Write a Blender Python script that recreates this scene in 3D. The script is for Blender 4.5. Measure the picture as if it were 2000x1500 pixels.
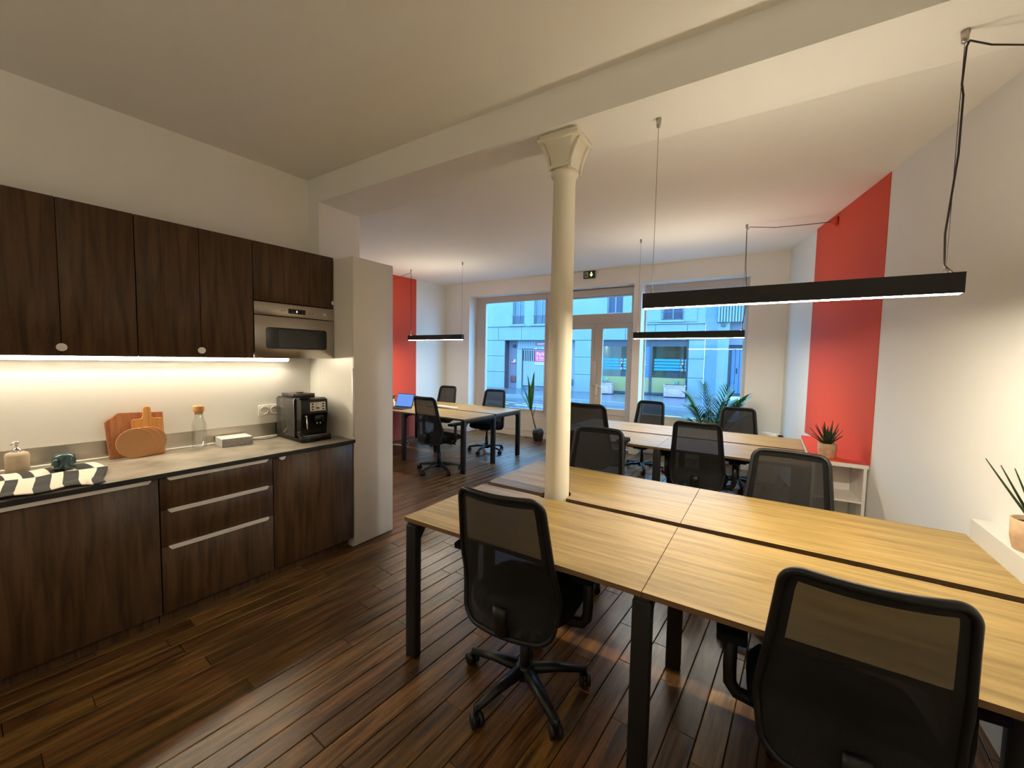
import bpy, bmesh, math, random
from mathutils import Vector, Matrix, Euler
random.seed(7)
PI = math.pi
for o in list(bpy.data.objects): bpy.data.objects.remove(o)
SC = bpy.context.scene
COL = SC.collection

# ------------------------------------------------------------------ camera, world, exposure
YAW, PITCH, ROLL, HC = .561, -.0615, .0187, 1.574
f0 = Vector((-math.sin(YAW), math.cos(YAW), 0)); r0 = Vector((math.cos(YAW), math.sin(YAW), 0)); u0 = Vector((0, 0, 1))
F = math.cos(PITCH)*f0 + math.sin(PITCH)*u0; u1 = -math.sin(PITCH)*f0 + math.cos(PITCH)*u0
R = math.cos(ROLL)*r0 + math.sin(ROLL)*u1; U = -math.sin(ROLL)*r0 + math.cos(ROLL)*u1
cam_d = bpy.data.cameras.new('camera'); cam = bpy.data.objects.new('camera', cam_d); COL.objects.link(cam)
m3 = Matrix((R, U, -F)).transposed()
cam.matrix_world = Matrix.Translation((0, 0, HC)) @ m3.to_4x4()
cam_d.sensor_width = 36; cam_d.lens = 793.4*36/2000; cam_d.clip_start = .03; cam_d.clip_end = 200
SC.camera = cam

W = bpy.data.worlds.new('world'); SC.world = W; W.use_nodes = True
bg = W.node_tree.nodes['Background']
bg.inputs[0].default_value = (.24, .60, 1.0, 1); bg.inputs[1].default_value = 2.55
LAMP = 84.0          # radiance of the pendant diffusers
STRIP = 27.0         # radiance of the strip light below the wall units
WARM = (1.0, .89, .68); WARM2 = (1.0, .87, .64)
SC.view_settings.view_transform = 'Standard'
SC.view_settings.look = 'None'
SC.view_settings.gamma = 1; SC.view_settings.use_curve_mapping = False
SC.view_settings.exposure = 1.8
SC.cycles.use_denoising = True
SC.cycles.max_bounces = 10; SC.cycles.diffuse_bounces = 5; SC.cycles.transparent_max_bounces = 16
SC.cycles.sample_clamp_indirect = 6

# ------------------------------------------------------------------ materials
def srgb(r, g, b):
    f = lambda c: (c/255)/12.92 if c/255 <= .04045 else ((c/255+.055)/1.055)**2.4
    return (f(r), f(g), f(b), 1)
class N:
    def __init__(s, name):
        s.m = bpy.data.materials.new(name); s.m.use_nodes = True; s.t = s.m.node_tree
        s.b = s.t.nodes['Principled BSDF']; s.out = s.t.nodes['Material Output']
    def n(s, typ, **kw):
        x = s.t.nodes.new(typ)
        for k, v in kw.items():
            if k.startswith('i_'):
                x.inputs[int(k[2:]) if k[2:].isdigit() else k[2:].replace('_', ' ')].default_value = v
            else: setattr(x, k, v)
        return x
    def l(s, a, b): s.t.links.new(a, b)
def base(n, col, rough=.5, metal=0, spec=.5):
    n.b.inputs['Base Color'].default_value = col; n.b.inputs['Roughness'].default_value = rough
    n.b.inputs['Metallic'].default_value = metal; n.b.inputs['Specular IOR Level'].default_value = spec
def plain(name, col, rough=.5, metal=0, spec=.5, bump=0, bscale=300, var=0, vscale=6):
    n = N(name); base(n, col, rough, metal, spec)
    tc = n.n('ShaderNodeTexCoord')
    if bump:
        no = n.n('ShaderNodeTexNoise'); no.inputs['Scale'].default_value = bscale; no.inputs['Detail'].default_value = 3
        n.l(tc.outputs['Object'], no.inputs['Vector'])
        bp = n.n('ShaderNodeBump'); bp.inputs['Strength'].default_value = bump; bp.inputs['Distance'].default_value = .002
        n.l(no.outputs[0], bp.inputs['Height']); n.l(bp.outputs[0], n.b.inputs['Normal'])
    if var:
        no = n.n('ShaderNodeTexNoise'); no.inputs['Scale'].default_value = vscale; no.inputs['Detail'].default_value = 5
        n.l(tc.outputs['Object'], no.inputs['Vector'])
        rp = n.n('ShaderNodeValToRGB')
        rp.color_ramp.elements[0].position = .3; rp.color_ramp.elements[1].position = .7
        rp.color_ramp.elements[0].color = tuple(c*(1-var) for c in col[:3])+(1,)
        rp.color_ramp.elements[1].color = tuple(min(1, c*(1+var)) for c in col[:3])+(1,)
        n.l(no.outputs[0], rp.inputs[0]); n.l(rp.outputs[0], n.b.inputs['Base Color'])
    return n.m
def emis(name, col, s):
    n = N(name); base(n, (.06, .06, .07, 1)); n.b.inputs['Emission Color'].default_value = (*col[:3], 1); n.b.inputs['Emission Strength'].default_value = s
    return n.m
def wood(name, c0, c1, grain=(1, 14, 14), rough=.45, scale=3.0, fine=60, bump=.15, spec=.4, rnd=False, sheen=0, coat=0):
    """grain: scale of the coordinates; small along the grain"""
    n = N(name); base(n, c0, rough, 0, spec)
    tc = n.n('ShaderNodeTexCoord'); mp = n.n('ShaderNodeMapping'); mp.inputs['Scale'].default_value = grain
    vec = tc.outputs['Object']
    if rnd:
        oi = n.n('ShaderNodeObjectInfo'); ge = n.n('ShaderNodeNewGeometry')
        ad = n.n('ShaderNodeMath', operation='ADD'); n.l(oi.outputs['Random'], ad.inputs[0]); n.l(ge.outputs['Random Per Island'], ad.inputs[1])
        fr = n.n('ShaderNodeMath', operation='FRACT'); n.l(ad.outputs[0], fr.inputs[0])
        mu = n.n('ShaderNodeMath', operation='MULTIPLY'); mu.inputs[1].default_value = 37; n.l(fr.outputs[0], mu.inputs[0])
        va = n.n('ShaderNodeVectorMath', operation='ADD'); n.l(vec, va.inputs[0]); n.l(mu.outputs[0], va.inputs[1]); vec = va.outputs[0]
    n.l(vec, mp.inputs['Vector'])
    a = n.n('ShaderNodeTexNoise'); a.inputs['Scale'].default_value = scale; a.inputs['Detail'].default_value = 8; a.inputs['Distortion'].default_value = .6
    b = n.n('ShaderNodeTexNoise'); b.inputs['Scale'].default_value = fine; b.inputs['Detail'].default_value = 2
    n.l(mp.outputs[0], a.inputs['Vector']); n.l(mp.outputs[0], b.inputs['Vector'])
    mx = n.n('ShaderNodeMath', operation='MULTIPLY_ADD'); mx.inputs[1].default_value = .3
    n.l(b.outputs[0], mx.inputs[0]); n.l(a.outputs[0], mx.inputs[2])
    rp = n.n('ShaderNodeValToRGB'); e = rp.color_ramp.elements
    e[0].position = .48; e[1].position = .82; e[0].color = c0; e[1].color = c1
    n.l(mx.outputs[0], rp.inputs[0]); col = rp.outputs[0]
    if rnd:
        hs = n.n('ShaderNodeHueSaturation'); mr = n.n('ShaderNodeMapRange')
        mr.inputs['To Min'].default_value = .68; mr.inputs['To Max'].default_value = 1.32; n.l(fr.outputs[0], mr.inputs[0])
        m2 = n.n('ShaderNodeMath', operation='FRACT'); m3_ = n.n('ShaderNodeMath', operation='MULTIPLY'); m3_.inputs[1].default_value = 13.7
        n.l(fr.outputs[0], m3_.inputs[0]); n.l(m3_.outputs[0], m2.inputs[0])
        mr2 = n.n('ShaderNodeMapRange'); mr2.inputs['To Min'].default_value = .494; mr2.inputs['To Max'].default_value = .512; n.l(m2.outputs[0], mr2.inputs[0])
        n.l(mr.outputs[0], hs.inputs['Value']); n.l(mr2.outputs[0], hs.inputs['Hue']); n.l(col, hs.inputs['Color']); col = hs.outputs[0]
    n.l(col, n.b.inputs['Base Color'])
    bp = n.n('ShaderNodeBump'); bp.inputs['Strength'].default_value = bump; bp.inputs['Distance'].default_value = .002
    n.l(mx.outputs[0], bp.inputs['Height']); n.l(bp.outputs[0], n.b.inputs['Normal'])
    if coat: n.b.inputs['Coat Weight'].default_value = coat; n.b.inputs['Coat Roughness'].default_value = .25
    return n.m
def glassy(name, tint=(.96, .98, 1, 1), refl=.03, rough=0.0):
    n = N(name); n.t.nodes.remove(n.b)
    tr = n.n('ShaderNodeBsdfTransparent'); tr.inputs[0].default_value = tint
    gl = n.n('ShaderNodeBsdfGlossy'); gl.inputs['Roughness'].default_value = rough
    mx = n.n('ShaderNodeMixShader'); mx.inputs[0].default_value = refl
    n.l(tr.outputs[0], mx.inputs[1]); n.l(gl.outputs[0], mx.inputs[2]); n.l(mx.outputs[0], n.out.inputs[0]); return n.m
def meshcloth(name):
    n = N(name); base(n, (.012, .012, .013, 1), .75, 0, .25)
    tc = n.n('ShaderNodeTexCoord'); ck = n.n('ShaderNodeTexChecker'); ck.inputs['Scale'].default_value = 900
    ck.inputs['Color1'].default_value = (.022, .021, .020, 1); ck.inputs['Color2'].default_value = (.012, .012, .012, 1)
    n.l(tc.outputs['Object'], ck.inputs['Vector']); n.l(ck.outputs[0], n.b.inputs['Base Color'])
    tr = n.n('ShaderNodeBsdfTransparent'); mx = n.n('ShaderNodeMixShader'); mx.inputs[0].default_value = .92
    n.l(tr.outputs[0], mx.inputs[1]); n.l(n.b.outputs[0], mx.inputs[2]); n.l(mx.outputs[0], n.out.inputs[0]); return n.m

M = {}
M['white'] = plain('white_paint', (.88, .865, .82, 1), .85, 0, .2, bump=.08, bscale=180)
M['ceil'] = plain('ceiling_paint', (.90, .88, .83, 1), .9, 0, .15, bump=.06, bscale=150)
M['lacquer'] = plain('white_lacquer', (.84, .81, .75, 1), .35, 0, .4)
M['column'] = plain('cream_column_paint', (.80, .75, .62, 1), .45, 0, .4, bump=.25, bscale=25)
M['red'] = plain('coral_red_paint', (.66, .085, .045, 1), .75, 0, .25, bump=.06, bscale=180)
M['walnut'] = wood('walnut_laminate', srgb(58, 41, 27), srgb(95, 70, 47), grain=(12, 12, .9), rough=.42, scale=2.6, fine=40, bump=.08, spec=.35)
M['oak'] = wood('oak_laminate', srgb(140, 114, 64), srgb(177, 148, 91), grain=(.9, 14, 14), rough=.42, scale=2.4, fine=45, bump=.05, spec=.35)
M['edge'] = plain('desk_edge_band', srgb(120, 92, 58), .55)
M['floor'] = wood('oak_floor_varnish', srgb(60, 38, 17), srgb(130, 90, 49), grain=(16, 1.3, 16), rough=.33, scale=2.2, fine=30, bump=.25, spec=.5, rnd=True)
M['subfloor'] = plain('subfloor_dark', (.012, .008, .006, 1), .9)
M['black'] = plain('black_powder_coat', (.012, .012, .013, 1), .5, 0, .4)
M['plastic'] = plain('black_plastic', (.010, .010, .011, 1), .42, 0, .4)
M['fabric'] = plain('black_fabric', (.010, .010, .011, 1), .95, 0, .1, bump=.5, bscale=900)
M['mesh'] = meshcloth('black_mesh_cloth')
M['steel'] = plain('brushed_steel', (.50, .46, .41, 1), .32, 1.0)
M['wire'] = plain('dark_steel_wire', (.08, .075, .07, 1), .5, .5)
M['ledge'] = plain('dimmed_white_ledge', (.62, .60, .55, 1), .6, 0, .3)  # white darkened to offset the strong pendant light on the ledge
M['chrome'] = plain('chrome', (.7, .7, .7, 1), .12, 1.0)
M['alu'] = plain('aluminium_handle', (.84, .80, .74, 1), .4, .25)
M['worktop'] = plain('grey_mottled_worktop', srgb(152, 143, 129), .35, 0, .5, var=.38, vscale=6)
M['topedge'] = plain('dark_worktop_edge', (.02, .02, .022, 1), .4)
M['gloss'] = plain('gloss_black_plastic', (.005, .005, .006, 1), .10, 0, .35)
M['ovenglass'] = plain('dark_oven_glass', (.012, .012, .013, 1), .12, 0, .5)
M['ovenwin'] = plain('oven_window_mesh', (.028, .032, .028, 1), .2, 0, .5)
M['cork'] = plain('cork', srgb(198, 148, 104), .85, 0, .2, bump=.3, bscale=350, var=.10, vscale=200)
M['teak'] = wood('brown_chopping_board', srgb(150, 88, 52), srgb(190, 126, 84), grain=(8, 8, 1), rough=.5, scale=4)
M['bamboo'] = wood('honey_bamboo', srgb(205, 132, 60), srgb(232, 172, 98), grain=(30, 30, 1), rough=.45, scale=2)
M['glass'] = glassy('window_glass')
M['bottle'] = glassy('bottle_glass', (.97, .98, .97, 1), .10)
M['stone'] = plain('beige_stoneware', srgb(186, 168, 146), .7, 0, .3, bump=.4, bscale=250)
M['teal'] = plain('teal_glazed_ceramic', (.035, .075, .085, 1), .12, 0, .6)
M['soil'] = plain('potting_soil', (.02, .014, .01, 1), .95, bump=.8, bscale=120)
M['pot'] = plain('terracotta_beige_pot', srgb(190, 160, 130), .8, 0, .2, bump=.3, bscale=80, var=.12, vscale=30)
M['potblack'] = plain('black_nursery_pot', (.015, .015, .016, 1), .5)
M['leaf'] = plain('green_leaf', (.045, .16, .03, 1), .4, 0, .5, var=.3, vscale=12)
M['leafdark'] = plain('dark_succulent_leaf', (.02, .05, .018, 1), .45, 0, .5, var=.4, vscale=60)
M['leafedge'] = plain('pale_leaf_edge', (.35, .38, .12, 1), .5)
M['stem'] = plain('plant_stem', (.06, .07, .025, 1), .6)
M['cloth_d'] = plain('charcoal_cotton', (.035, .034, .036, 1), .95, bump=.4, bscale=500)
M['cloth_w'] = plain('cream_cotton', (.74, .66, .55, 1), .95, bump=.4, bscale=500)
M['paper'] = plain('paper_edges', (.72, .70, .68, 1), .8)
M['papergrey'] = plain('grey_paper', (.34, .33, .34, 1), .8, var=.3, vscale=90)
M['socket'] = plain('white_socket_plastic', (.72, .69, .63, 1), .3)
M['dark'] = plain('dark_gap', (.004, .004, .004, 1), .8)
M['cable'] = plain('dark_cable', (.02, .012, .012, 1), .6)
M['wcable'] = plain('white_cable', (.7, .7, .68, 1), .5)
M['screen'] = emis('laptop_screen', (.10, .26, .72), .34)
M['led'] = emis('led_diffuser', WARM, LAMP)
M['added_uplight'] = emis('added_top_fill', WARM, 7.5)  # upward pendant glow, added to lift the ceiling brightness
M['added_uplight_back'] = emis('added_top_fill_back', WARM, 13.0)
M['fill_glow'] = emis('added_fill_disc', WARM, 36)  # glow of the added fill lamps behind the camera
M['strip'] = emis('kitchen_led_strip', WARM2, STRIP)
M['exitgreen'] = plain('exit_sign_green', (.006, .03, .018, 1), .3)
M['exitlit'] = emis('exit_sign_lit', (.8, .62, .18), 1.2)
M['exitpale'] = plain('exit_sign_pale', (.35, .38, .30, 1), .4)
M['digits'] = emis('oven_digits', (.8, .9, 1), 1.0)
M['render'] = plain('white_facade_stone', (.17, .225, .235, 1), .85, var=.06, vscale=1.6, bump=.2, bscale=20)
M['renderdark'] = plain('facade_recess_paint', (.16, .17, .22, 1), .8)
M['bluepaint'] = plain('pale_blue_paint', (.10, .16, .29, 1), .8)
M['joint'] = plain('stone_joint_dark', (.08, .11, .13, 1), .9)
M['winglass'] = plain('dim_window_glass', (.06, .11, .18, 1), .1, 0, .6)
M['curtain'] = plain('grey_curtain', (.13, .18, .2, 1), .9)
M['darkshutter'] = plain('dark_violet_shutter', (.05, .05, .10, 1), .7)
M['rail'] = plain('grey_railing_paint', (.035, .05, .07, 1), .5)
M['garage'] = plain('pale_garage_slats', (.21, .25, .29, 1), .7)
M['magenta'] = plain('magenta_banner', (.75, .05, .26, 1), .5)
M['banner_w'] = plain('banner_white_letters', (.6, .55, .6, 1), .5)
M['redsign'] = plain('dull_red_sign', (.28, .08, .10, 1), .5)
M['rust'] = plain('rust_red_hatch', (.16, .05, .05, 1), .6)
M['shopframe'] = plain('dark_shop_frame', (.035, .045, .07, 1), .4)
M['shopwall'] = plain('shop_green_interior', (.16, .24, .16, 1), .8)
M['shopblue'] = plain('shop_dark_blue_door', (.05, .11, .24, 1), .5)
M['film'] = plain('green_window_film', (.26, .22, .09, 1), .5)
M['cyan'] = plain('cyan_vinyl_stripe', (.0, .19, .42, 1), .4)
M['cyan_l'] = plain('pale_cyan_vinyl', (.05, .24, .36, 1), .4)
M['planter'] = plain('weathered_planter', (.42, .27, .30, 1), .8, var=.15, vscale=8)
M['asphalt'] = plain('wet_asphalt', (.06, .07, .09, 1), .22, 0, .5, var=.3, vscale=3)
M['pave'] = plain('wet_pavement', (.09, .10, .13, 1), .25, 0, .5, var=.25, vscale=3)
M['kerb'] = plain('pale_kerb_stone', (.17, .18, .20, 1), .5)
M['yellow'] = plain('worn_yellow_paint', (.42, .32, .14, 1), .6)
M['frame'] = plain('white_window_frame', (.62, .56, .50, 1), .45, 0, .35)
M['shoplamp'] = emis('shop_ceiling_lamp', (.95, 1, .95), 6)

# ------------------------------------------------------------------ geometry helpers
class G:
    def __init__(s): s.v = []; s.f = []; s.mi = []; s.sm = []; s.cur = 0; s.T = None
    def add(s, vs, fs, smooth=False):
        k = len(s.v)
        s.v += [tuple(s.T @ Vector(p)) if s.T is not None else tuple(p) for p in vs]
        for f in fs: s.f.append(tuple(k+i for i in f)); s.mi.append(s.cur); s.sm.append(smooth)
        return s
    def box(s, x0, x1, y0, y1, z0, z1):
        vs = [(x, y, z) for z in (z0, z1) for y in (y0, y1) for x in (x0, x1)]
        return s.add(vs, [(0, 2, 3, 1), (4, 5, 7, 6), (0, 1, 5, 4), (2, 6, 7, 3), (0, 4, 6, 2), (1, 3, 7, 5)])
    def bbox(s, x0, x1, y0, y1, z0, z1, b=.004, seg=2):
        bm = bmesh.new(); bmesh.ops.create_cube(bm, size=1)
        for v in bm.verts: v.co = Vector(((x0+x1)/2+v.co.x*(x1-x0), (y0+y1)/2+v.co.y*(y1-y0), (z0+z1)/2+v.co.z*(z1-z0)))
        bmesh.ops.bevel(bm, geom=list(bm.edges), offset=b, segments=seg, affect='EDGES', profile=.5)
        s.addbm(bm, True); return s
    def addbm(s, bm, smooth=False):
        bm.verts.index_update()
        s.add([v.co.copy() for v in bm.verts], [[v.index for v in f.verts] for f in bm.faces], smooth); bm.free()
    def prism(s, poly, z0, z1, axis='z'):
        n = len(poly)
        P = {'z': lambda a, b, c: (a, b, c), 'x': lambda a, b, c: (c, a, b), 'y': lambda a, b, c: (a, c, b)}[axis]
        vs = [P(a, b, z0) for a, b in poly]+[P(a, b, z1) for a, b in poly]
        fs = [tuple(range(n-1, -1, -1)), tuple(range(n, 2*n))]+[(i, (i+1) % n, n+(i+1) % n, n+i) for i in range(n)]
        return s.add(vs, fs)
    def lathe(s, prof, n=24, cx=0, cy=0, cap=True):
        vs = []; fs = []
        for r, z in prof:
            for i in range(n): a = 2*PI*i/n; vs.append((cx+r*math.cos(a), cy+r*math.sin(a), z))
        for j in range(len(prof)-1):
            for i in range(n): fs.append((j*n+i, j*n+(i+1) % n, (j+1)*n+(i+1) % n, (j+1)*n+i))
        s.add(vs, fs, True)
        if cap:
            k = len(s.v)-len(vs)
            if prof[0][0] > 1e-5: s.f.append(tuple(k+i for i in range(n-1, -1, -1))); s.mi.append(s.cur); s.sm.append(False)
            if prof[-1][0] > 1e-5: s.f.append(tuple(k+(len(prof)-1)*n+i for i in range(n))); s.mi.append(s.cur); s.sm.append(False)
        return s
    def cyl(s, p0, p1, r, n=12, r1=None): return s.tube([p0, p1], r, n, radii=[r, r1 if r1 is not None else r])
    def tube(s, pts, r, n=8, radii=None, closed=False, flat=None):
        pts = [Vector(p) for p in pts]; m = len(pts); vs = []; fs = []; up = None
        for i, p in enumerate(pts):
            a = pts[(i-1) % m] if (i or closed) else pts[0]; b = pts[(i+1) % m] if (i < m-1 or closed) else pts[-1]
            t = (b-a).normalized()
            if up is None: up = Vector((0, 0, 1)) if abs(t.z) < .9 else Vector((0, 1, 0))
            x = up.cross(t).normalized(); y = t.cross(x).normalized(); up = y
            rr = radii[i] if radii else r
            for k in range(n):
                an = 2*PI*(k+.5)/n; fx, fy = (flat if flat else (1, 1))
                vs.append(p+x*math.cos(an)*rr*fx+y*math.sin(an)*rr*fy)
        for j in range(m if closed else m-1):
            for k in range(n):
                j2 = (j+1) % m; fs.append((j*n+k, j*n+(k+1) % n, j2*n+(k+1) % n, j2*n+k))
        if not closed: fs += [tuple(range(n-1, -1, -1)), tuple((m-1)*n+k for k in range(n))]
        return s.add(vs, fs, n > 5)
    def grid(s, fn, nu, nv, thick=0, smooth=True, mi=None):
        vs = [fn(i/nu, j/nv) for j in range(nv+1) for i in range(nu+1)]
        fs = []
        for j in range(nv):
            for i in range(nu): fs.append((j*(nu+1)+i, j*(nu+1)+i+1, (j+1)*(nu+1)+i+1, (j+1)*(nu+1)+i))
        k0 = len(s.f); s.add(vs, fs, smooth)
        if mi:
            for j in range(nv):
                for i in range(nu): s.mi[k0+j*nu+i] = mi(i/nu, j/nv)
        return s
    def build(s, name, mats, parent=None, loc=(0, 0, 0), rot=(0, 0, 0), bevel=0):
        me = bpy.data.meshes.new(name); me.from_pydata([tuple(p) for p in s.v], [], s.f)
        for m in (mats if isinstance(mats, (list, tuple)) else [mats]): me.materials.append(M[m] if isinstance(m, str) else m)
        me.polygons.foreach_set('material_index', s.mi); me.polygons.foreach_set('use_smooth', s.sm); me.update()
        o = bpy.data.objects.new(name, me); COL.objects.link(o); o.location = loc; o.rotation_euler = rot
        if parent: o.parent = parent
        if bevel:
            b = o.modifiers.new('bevel', 'BEVEL'); b.width = bevel; b.segments = 2; b.limit_method = 'ANGLE'; b.angle_limit = .7
        return o
def tag(o, label=None, cat=None, group=None, kind=None):
    if label: o['label'] = label
    if cat: o['category'] = cat
    if group: o['group'] = group
    if kind: o['kind'] = kind
    return o
def thing(name, label, cat, loc=(0, 0, 0), rz=0, group=None):
    o = bpy.data.objects.new(name, None); COL.objects.link(o); o.location = loc; o.rotation_euler = (0, 0, rz); o.empty_display_size = .1
    return tag(o, label, cat, group)
def struct(o): o['kind'] = 'structure'; return o
KIDS = {}
def copy_tree(o, parent=None):
    c = o.copy(); COL.objects.link(c)
    if parent: c.parent = parent
    for ch in list(o.children): copy_tree(ch, c)
    return c
def arc(cx, cy, r, a0, a1, n): return [(cx+r*math.cos(a0+(a1-a0)*i/n), cy+r*math.sin(a0+(a1-a0)*i/n)) for i in range(n+1)]
def rrect(x0, x1, y0, y1, r, n=5):
    return arc(x1-r, y1-r, r, 0, PI/2, n)+arc(x0+r, y1-r, r, PI/2, PI, n)+arc(x0+r, y0+r, r, PI, 1.5*PI, n)+arc(x1-r, y0+r, r, 1.5*PI, 2*PI, n)

# ------------------------------------------------------------------ room geometry
WY = 6.866
def wr(y): return .93-.1866*(y-2.9)             # right wall
def wl(y): return -6.06+.126*(WY-y)             # far left wall
def wk(y): return -3.42-math.tan(.08)*(2.087-y) # kitchen wall
def zc(y): return 2.95+.0497*(y-2.9)
BACK = -2.6
ROOM = [(wk(BACK), BACK), (wr(BACK), BACK), (wr(WY), WY), (-.277, WY), (-.277, 7.11), (-1.82, 7.11), (-1.82, WY), (-1.948, WY), (-1.948, 7.11), (-5.417, 7.11), (-5.417, WY), (wl(WY), WY), (wl(2.494), 2.494), (-3.27, 2.494), (-3.27, 2.087), (wk(2.087), 2.087)]
def inside(x, y, P=ROOM):
    c = False; n = len(P)
    for i in range(n):
        x1, y1 = P[i]; x2, y2 = P[(i+1) % n]
        if (y1 > y) != (y2 > y) and x < (x2-x1)*(y-y1)/(y2-y1)+x1: c = not c
    return c

# floor: slab, planks
g = G(); g.prism([(wk(BACK)-.1, BACK-.1), (wr(BACK)+.1, BACK-.1), (wr(WY)+.1, WY+.3), (wl(WY)-.1, WY+.3), (wl(2.4)-.1, 2.4), (-3.6, 2.4)], -.12, -.014)
floor = struct(g.build('floor', 'subfloor'))
PW, FA = .108, math.radians(4.0)
ca, sa = math.cos(FA), math.sin(FA)
def f2w(u, v): return (u*ca+v*sa, -u*sa+v*ca)
planks = []
LQ = [.6, .75, .9, 1.1, 1.3, 1.5]
for i in range(-66, 30):
    u = i*PW+.02; v = BACK-1+random.random()*.8
    while v < 8.2:
        L = random.choice(LQ); cx, cy = f2w(u+PW/2, v+L/2)
        e0 = f2w(u+PW/2, v+.03); e1 = f2w(u+PW/2, v+L-.03)
        if inside(cx, cy) and inside(*e0) and inside(*e1): planks.append((u+PW/2, v+L/2, L, cx, cy))
        elif inside(*e0) or inside(*e1) or inside(cx, cy):
            # shortened plank against a wall
            k = 24; ins = [j for j in range(k+1) if inside(*f2w(u+PW/2, v+L*j/k))]
            a, b = min(ins)/k*L, max(ins)/k*L
            if b-a > .06: cx, cy = f2w(u+PW/2, v+(a+b)/2); planks.append((u+PW/2, v+(a+b)/2, b-a, cx, cy))
        v += L
def plank_geo(g, L, dx=0, dy=0, dz=0):
    w = PW/2-.0016; l = L/2-.0010; c = .0024; z1 = 0+dz; z0 = -.013
    vs = [(dx+sx*w, dy+sy*l, z0) for sx, sy in ((-1, -1), (1, -1), (1, 1), (-1, 1))]+[(dx+sx*w, dy+sy*l, z1-c) for sx, sy in ((-1, -1), (1, -1), (1, 1), (-1, 1))]+[(dx+sx*(w-c), dy+sy*(l-c), z1) for sx, sy in ((-1, -1), (1, -1), (1, 1), (-1, 1))]
    fs = [(8, 9, 10, 11)]+[(a, (a+1) % 4, 4+(a+1) % 4, 4+a) for a in range(4)]+[(4+a, 4+(a+1) % 4, 8+(a+1) % 4, 8+a) for a in range(4)]
    g.add(vs, fs)
def infront(x, y):
    q = Vector((x, y, 0))-Vector((0, 0, HC)); c = q.dot(F)
    if c < .3: return False
    a, b = q.dot(R)/c*793.4, q.dot(U)/c*793.4
    return abs(a) < 1060 and abs(b) < 820
planks.sort(key=lambda p: (0 if infront(p[3], p[4]) else 1, math.hypot(p[3], p[4])))
shared = {}
for u, v, L, cx, cy in planks[:300]:
    key = round(L, 2)
    if key not in shared:
        g = G(); plank_geo(g, L); o = g.build('plank', 'floor', floor); shared[key] = o.data
    else:
        o = bpy.data.objects.new('plank', shared[key]); COL.objects.link(o); o.parent = floor
    o.location = (cx, cy, -random.random()*.0012); o.rotation_euler = (random.uniform(-.0006, .0006), random.uniform(-.002, .002), -FA)
g = G()
for u, v, L, cx, cy in planks[300:]: plank_geo(g, L, u, v, -random.random()*.0012)
o = g.build('plank_field', 'floor', floor, rot=(0, 0, -FA)); o['kind'] = 'stuff'

T = .2
def wallseg(name, p, q, z0, z1, t=T, mat='white'):
    """wall between floor points p and q, thickness t to the left of p->q; z1 may be a pair"""
    p = Vector((*p, 0)); q = Vector((*q, 0)); d = (q-p).normalized(); n = Vector((-d.y, d.x, 0))*t
    za, zb = (z1 if isinstance(z1, tuple) else (z1, z1))
    g = G(); c = [p, q, q+n, p+n]
    vs = [(a.x, a.y, z0) for a in c]+[(a.x, a.y, z) for a, z in zip(c, (za, zb, zb, za))]
    g.add(vs, [(3, 2, 1, 0), (4, 5, 6, 7), (0, 1, 5, 4), (1, 2, 6, 5), (2, 3, 7, 6), (3, 0, 4, 7)])
    return struct(g.build(name, mat))
wallseg('wall_kitchen', (wk(BACK), BACK), (wk(2.087), 2.087), 0, 3.2)
wallseg('wall_back', (wr(BACK)+.1, BACK), (wk(BACK)-.1, BACK), 0, 3.2)
M['white_dimmed'] = plain('white_paint_dimmed_right', (.78, .765, .73, 1), .85, 0, .2, bump=.08, bscale=180)  # same white paint, darkened to offset the pendant's light on this wall
wright = wallseg('wall_right', (wr(WY+.2), WY+.2), (wr(BACK), BACK), 0, 3.3, mat='white_dimmed')
wleft = wallseg('wall_left', (wl(2.3), 2.3), (wl(WY+.2), WY+.2), 0, 3.3)
# partition between the kitchen and the far room, with the pier the beam lands on
g = G(); g.box(wl(2.4)-.1, -3.42, 2.294, 2.494, 0, 3.2); g.box(-3.6, -3.27, 2.087, 2.494, 0, 2.862); struct(g.build('wall_partition', 'white'))
g = G(); g.box(-3.62, 1.35, 2.087, 2.494, 2.862, 3.2)
bm_ = struct(g.build('trim_beam', 'white'))
g = G(); g.box(wk(BACK)-.2, 2.2, BACK-.2, 2.087, 3.07, 3.22); struct(g.build('ceiling_kitchen', 'ceil'))
g = G()
y0, y1 = 2.494, WY+.2
vs = [(-6.4, y0, zc(y0)), (1.3, y0, zc(y0)), (1.3, y1, zc(y1)), (-6.4, y1, zc(y1))]
g.add(vs+[(x, y, z+.15) for x, y, z in vs], [(0, 3, 2, 1), (4, 5, 6, 7), (0, 1, 5, 4), (1, 2, 6, 5), (2, 3, 7, 6), (3, 0, 4, 7)])
# rounded cove where the beam meets the higher ceiling
struct(g.build('ceiling', 'ceil'))
g = G(); g.prism([(2.494, 2.862)]+[(2.494+.055*math.sin(a), 2.917+.012-.055*math.cos(a)-.012) for a in [i*PI/16 for i in range(9)]]+[(2.56, 2.95), (2.494, 2.95)], -3.27, 1.0, 'x'); struct(g.build('trim_cove', 'white'))

# window wall
g = G(); FY = 7.2
g.box(wl(WY)-.2, -5.417, WY, FY, -.05, 3.3); g.box(-5.417, -1.948, WY, FY, 2.87, 3.3)
g.box(-1.948, -1.82, WY, FY, 0, 3.3); g.box(-1.82, -.277, WY, FY, 2.86, 3.3); g.box(-.277, wr(WY)+.25, WY, FY, -.05, 3.3)
wfront = struct(g.build('wall_front', 'white'))
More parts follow.
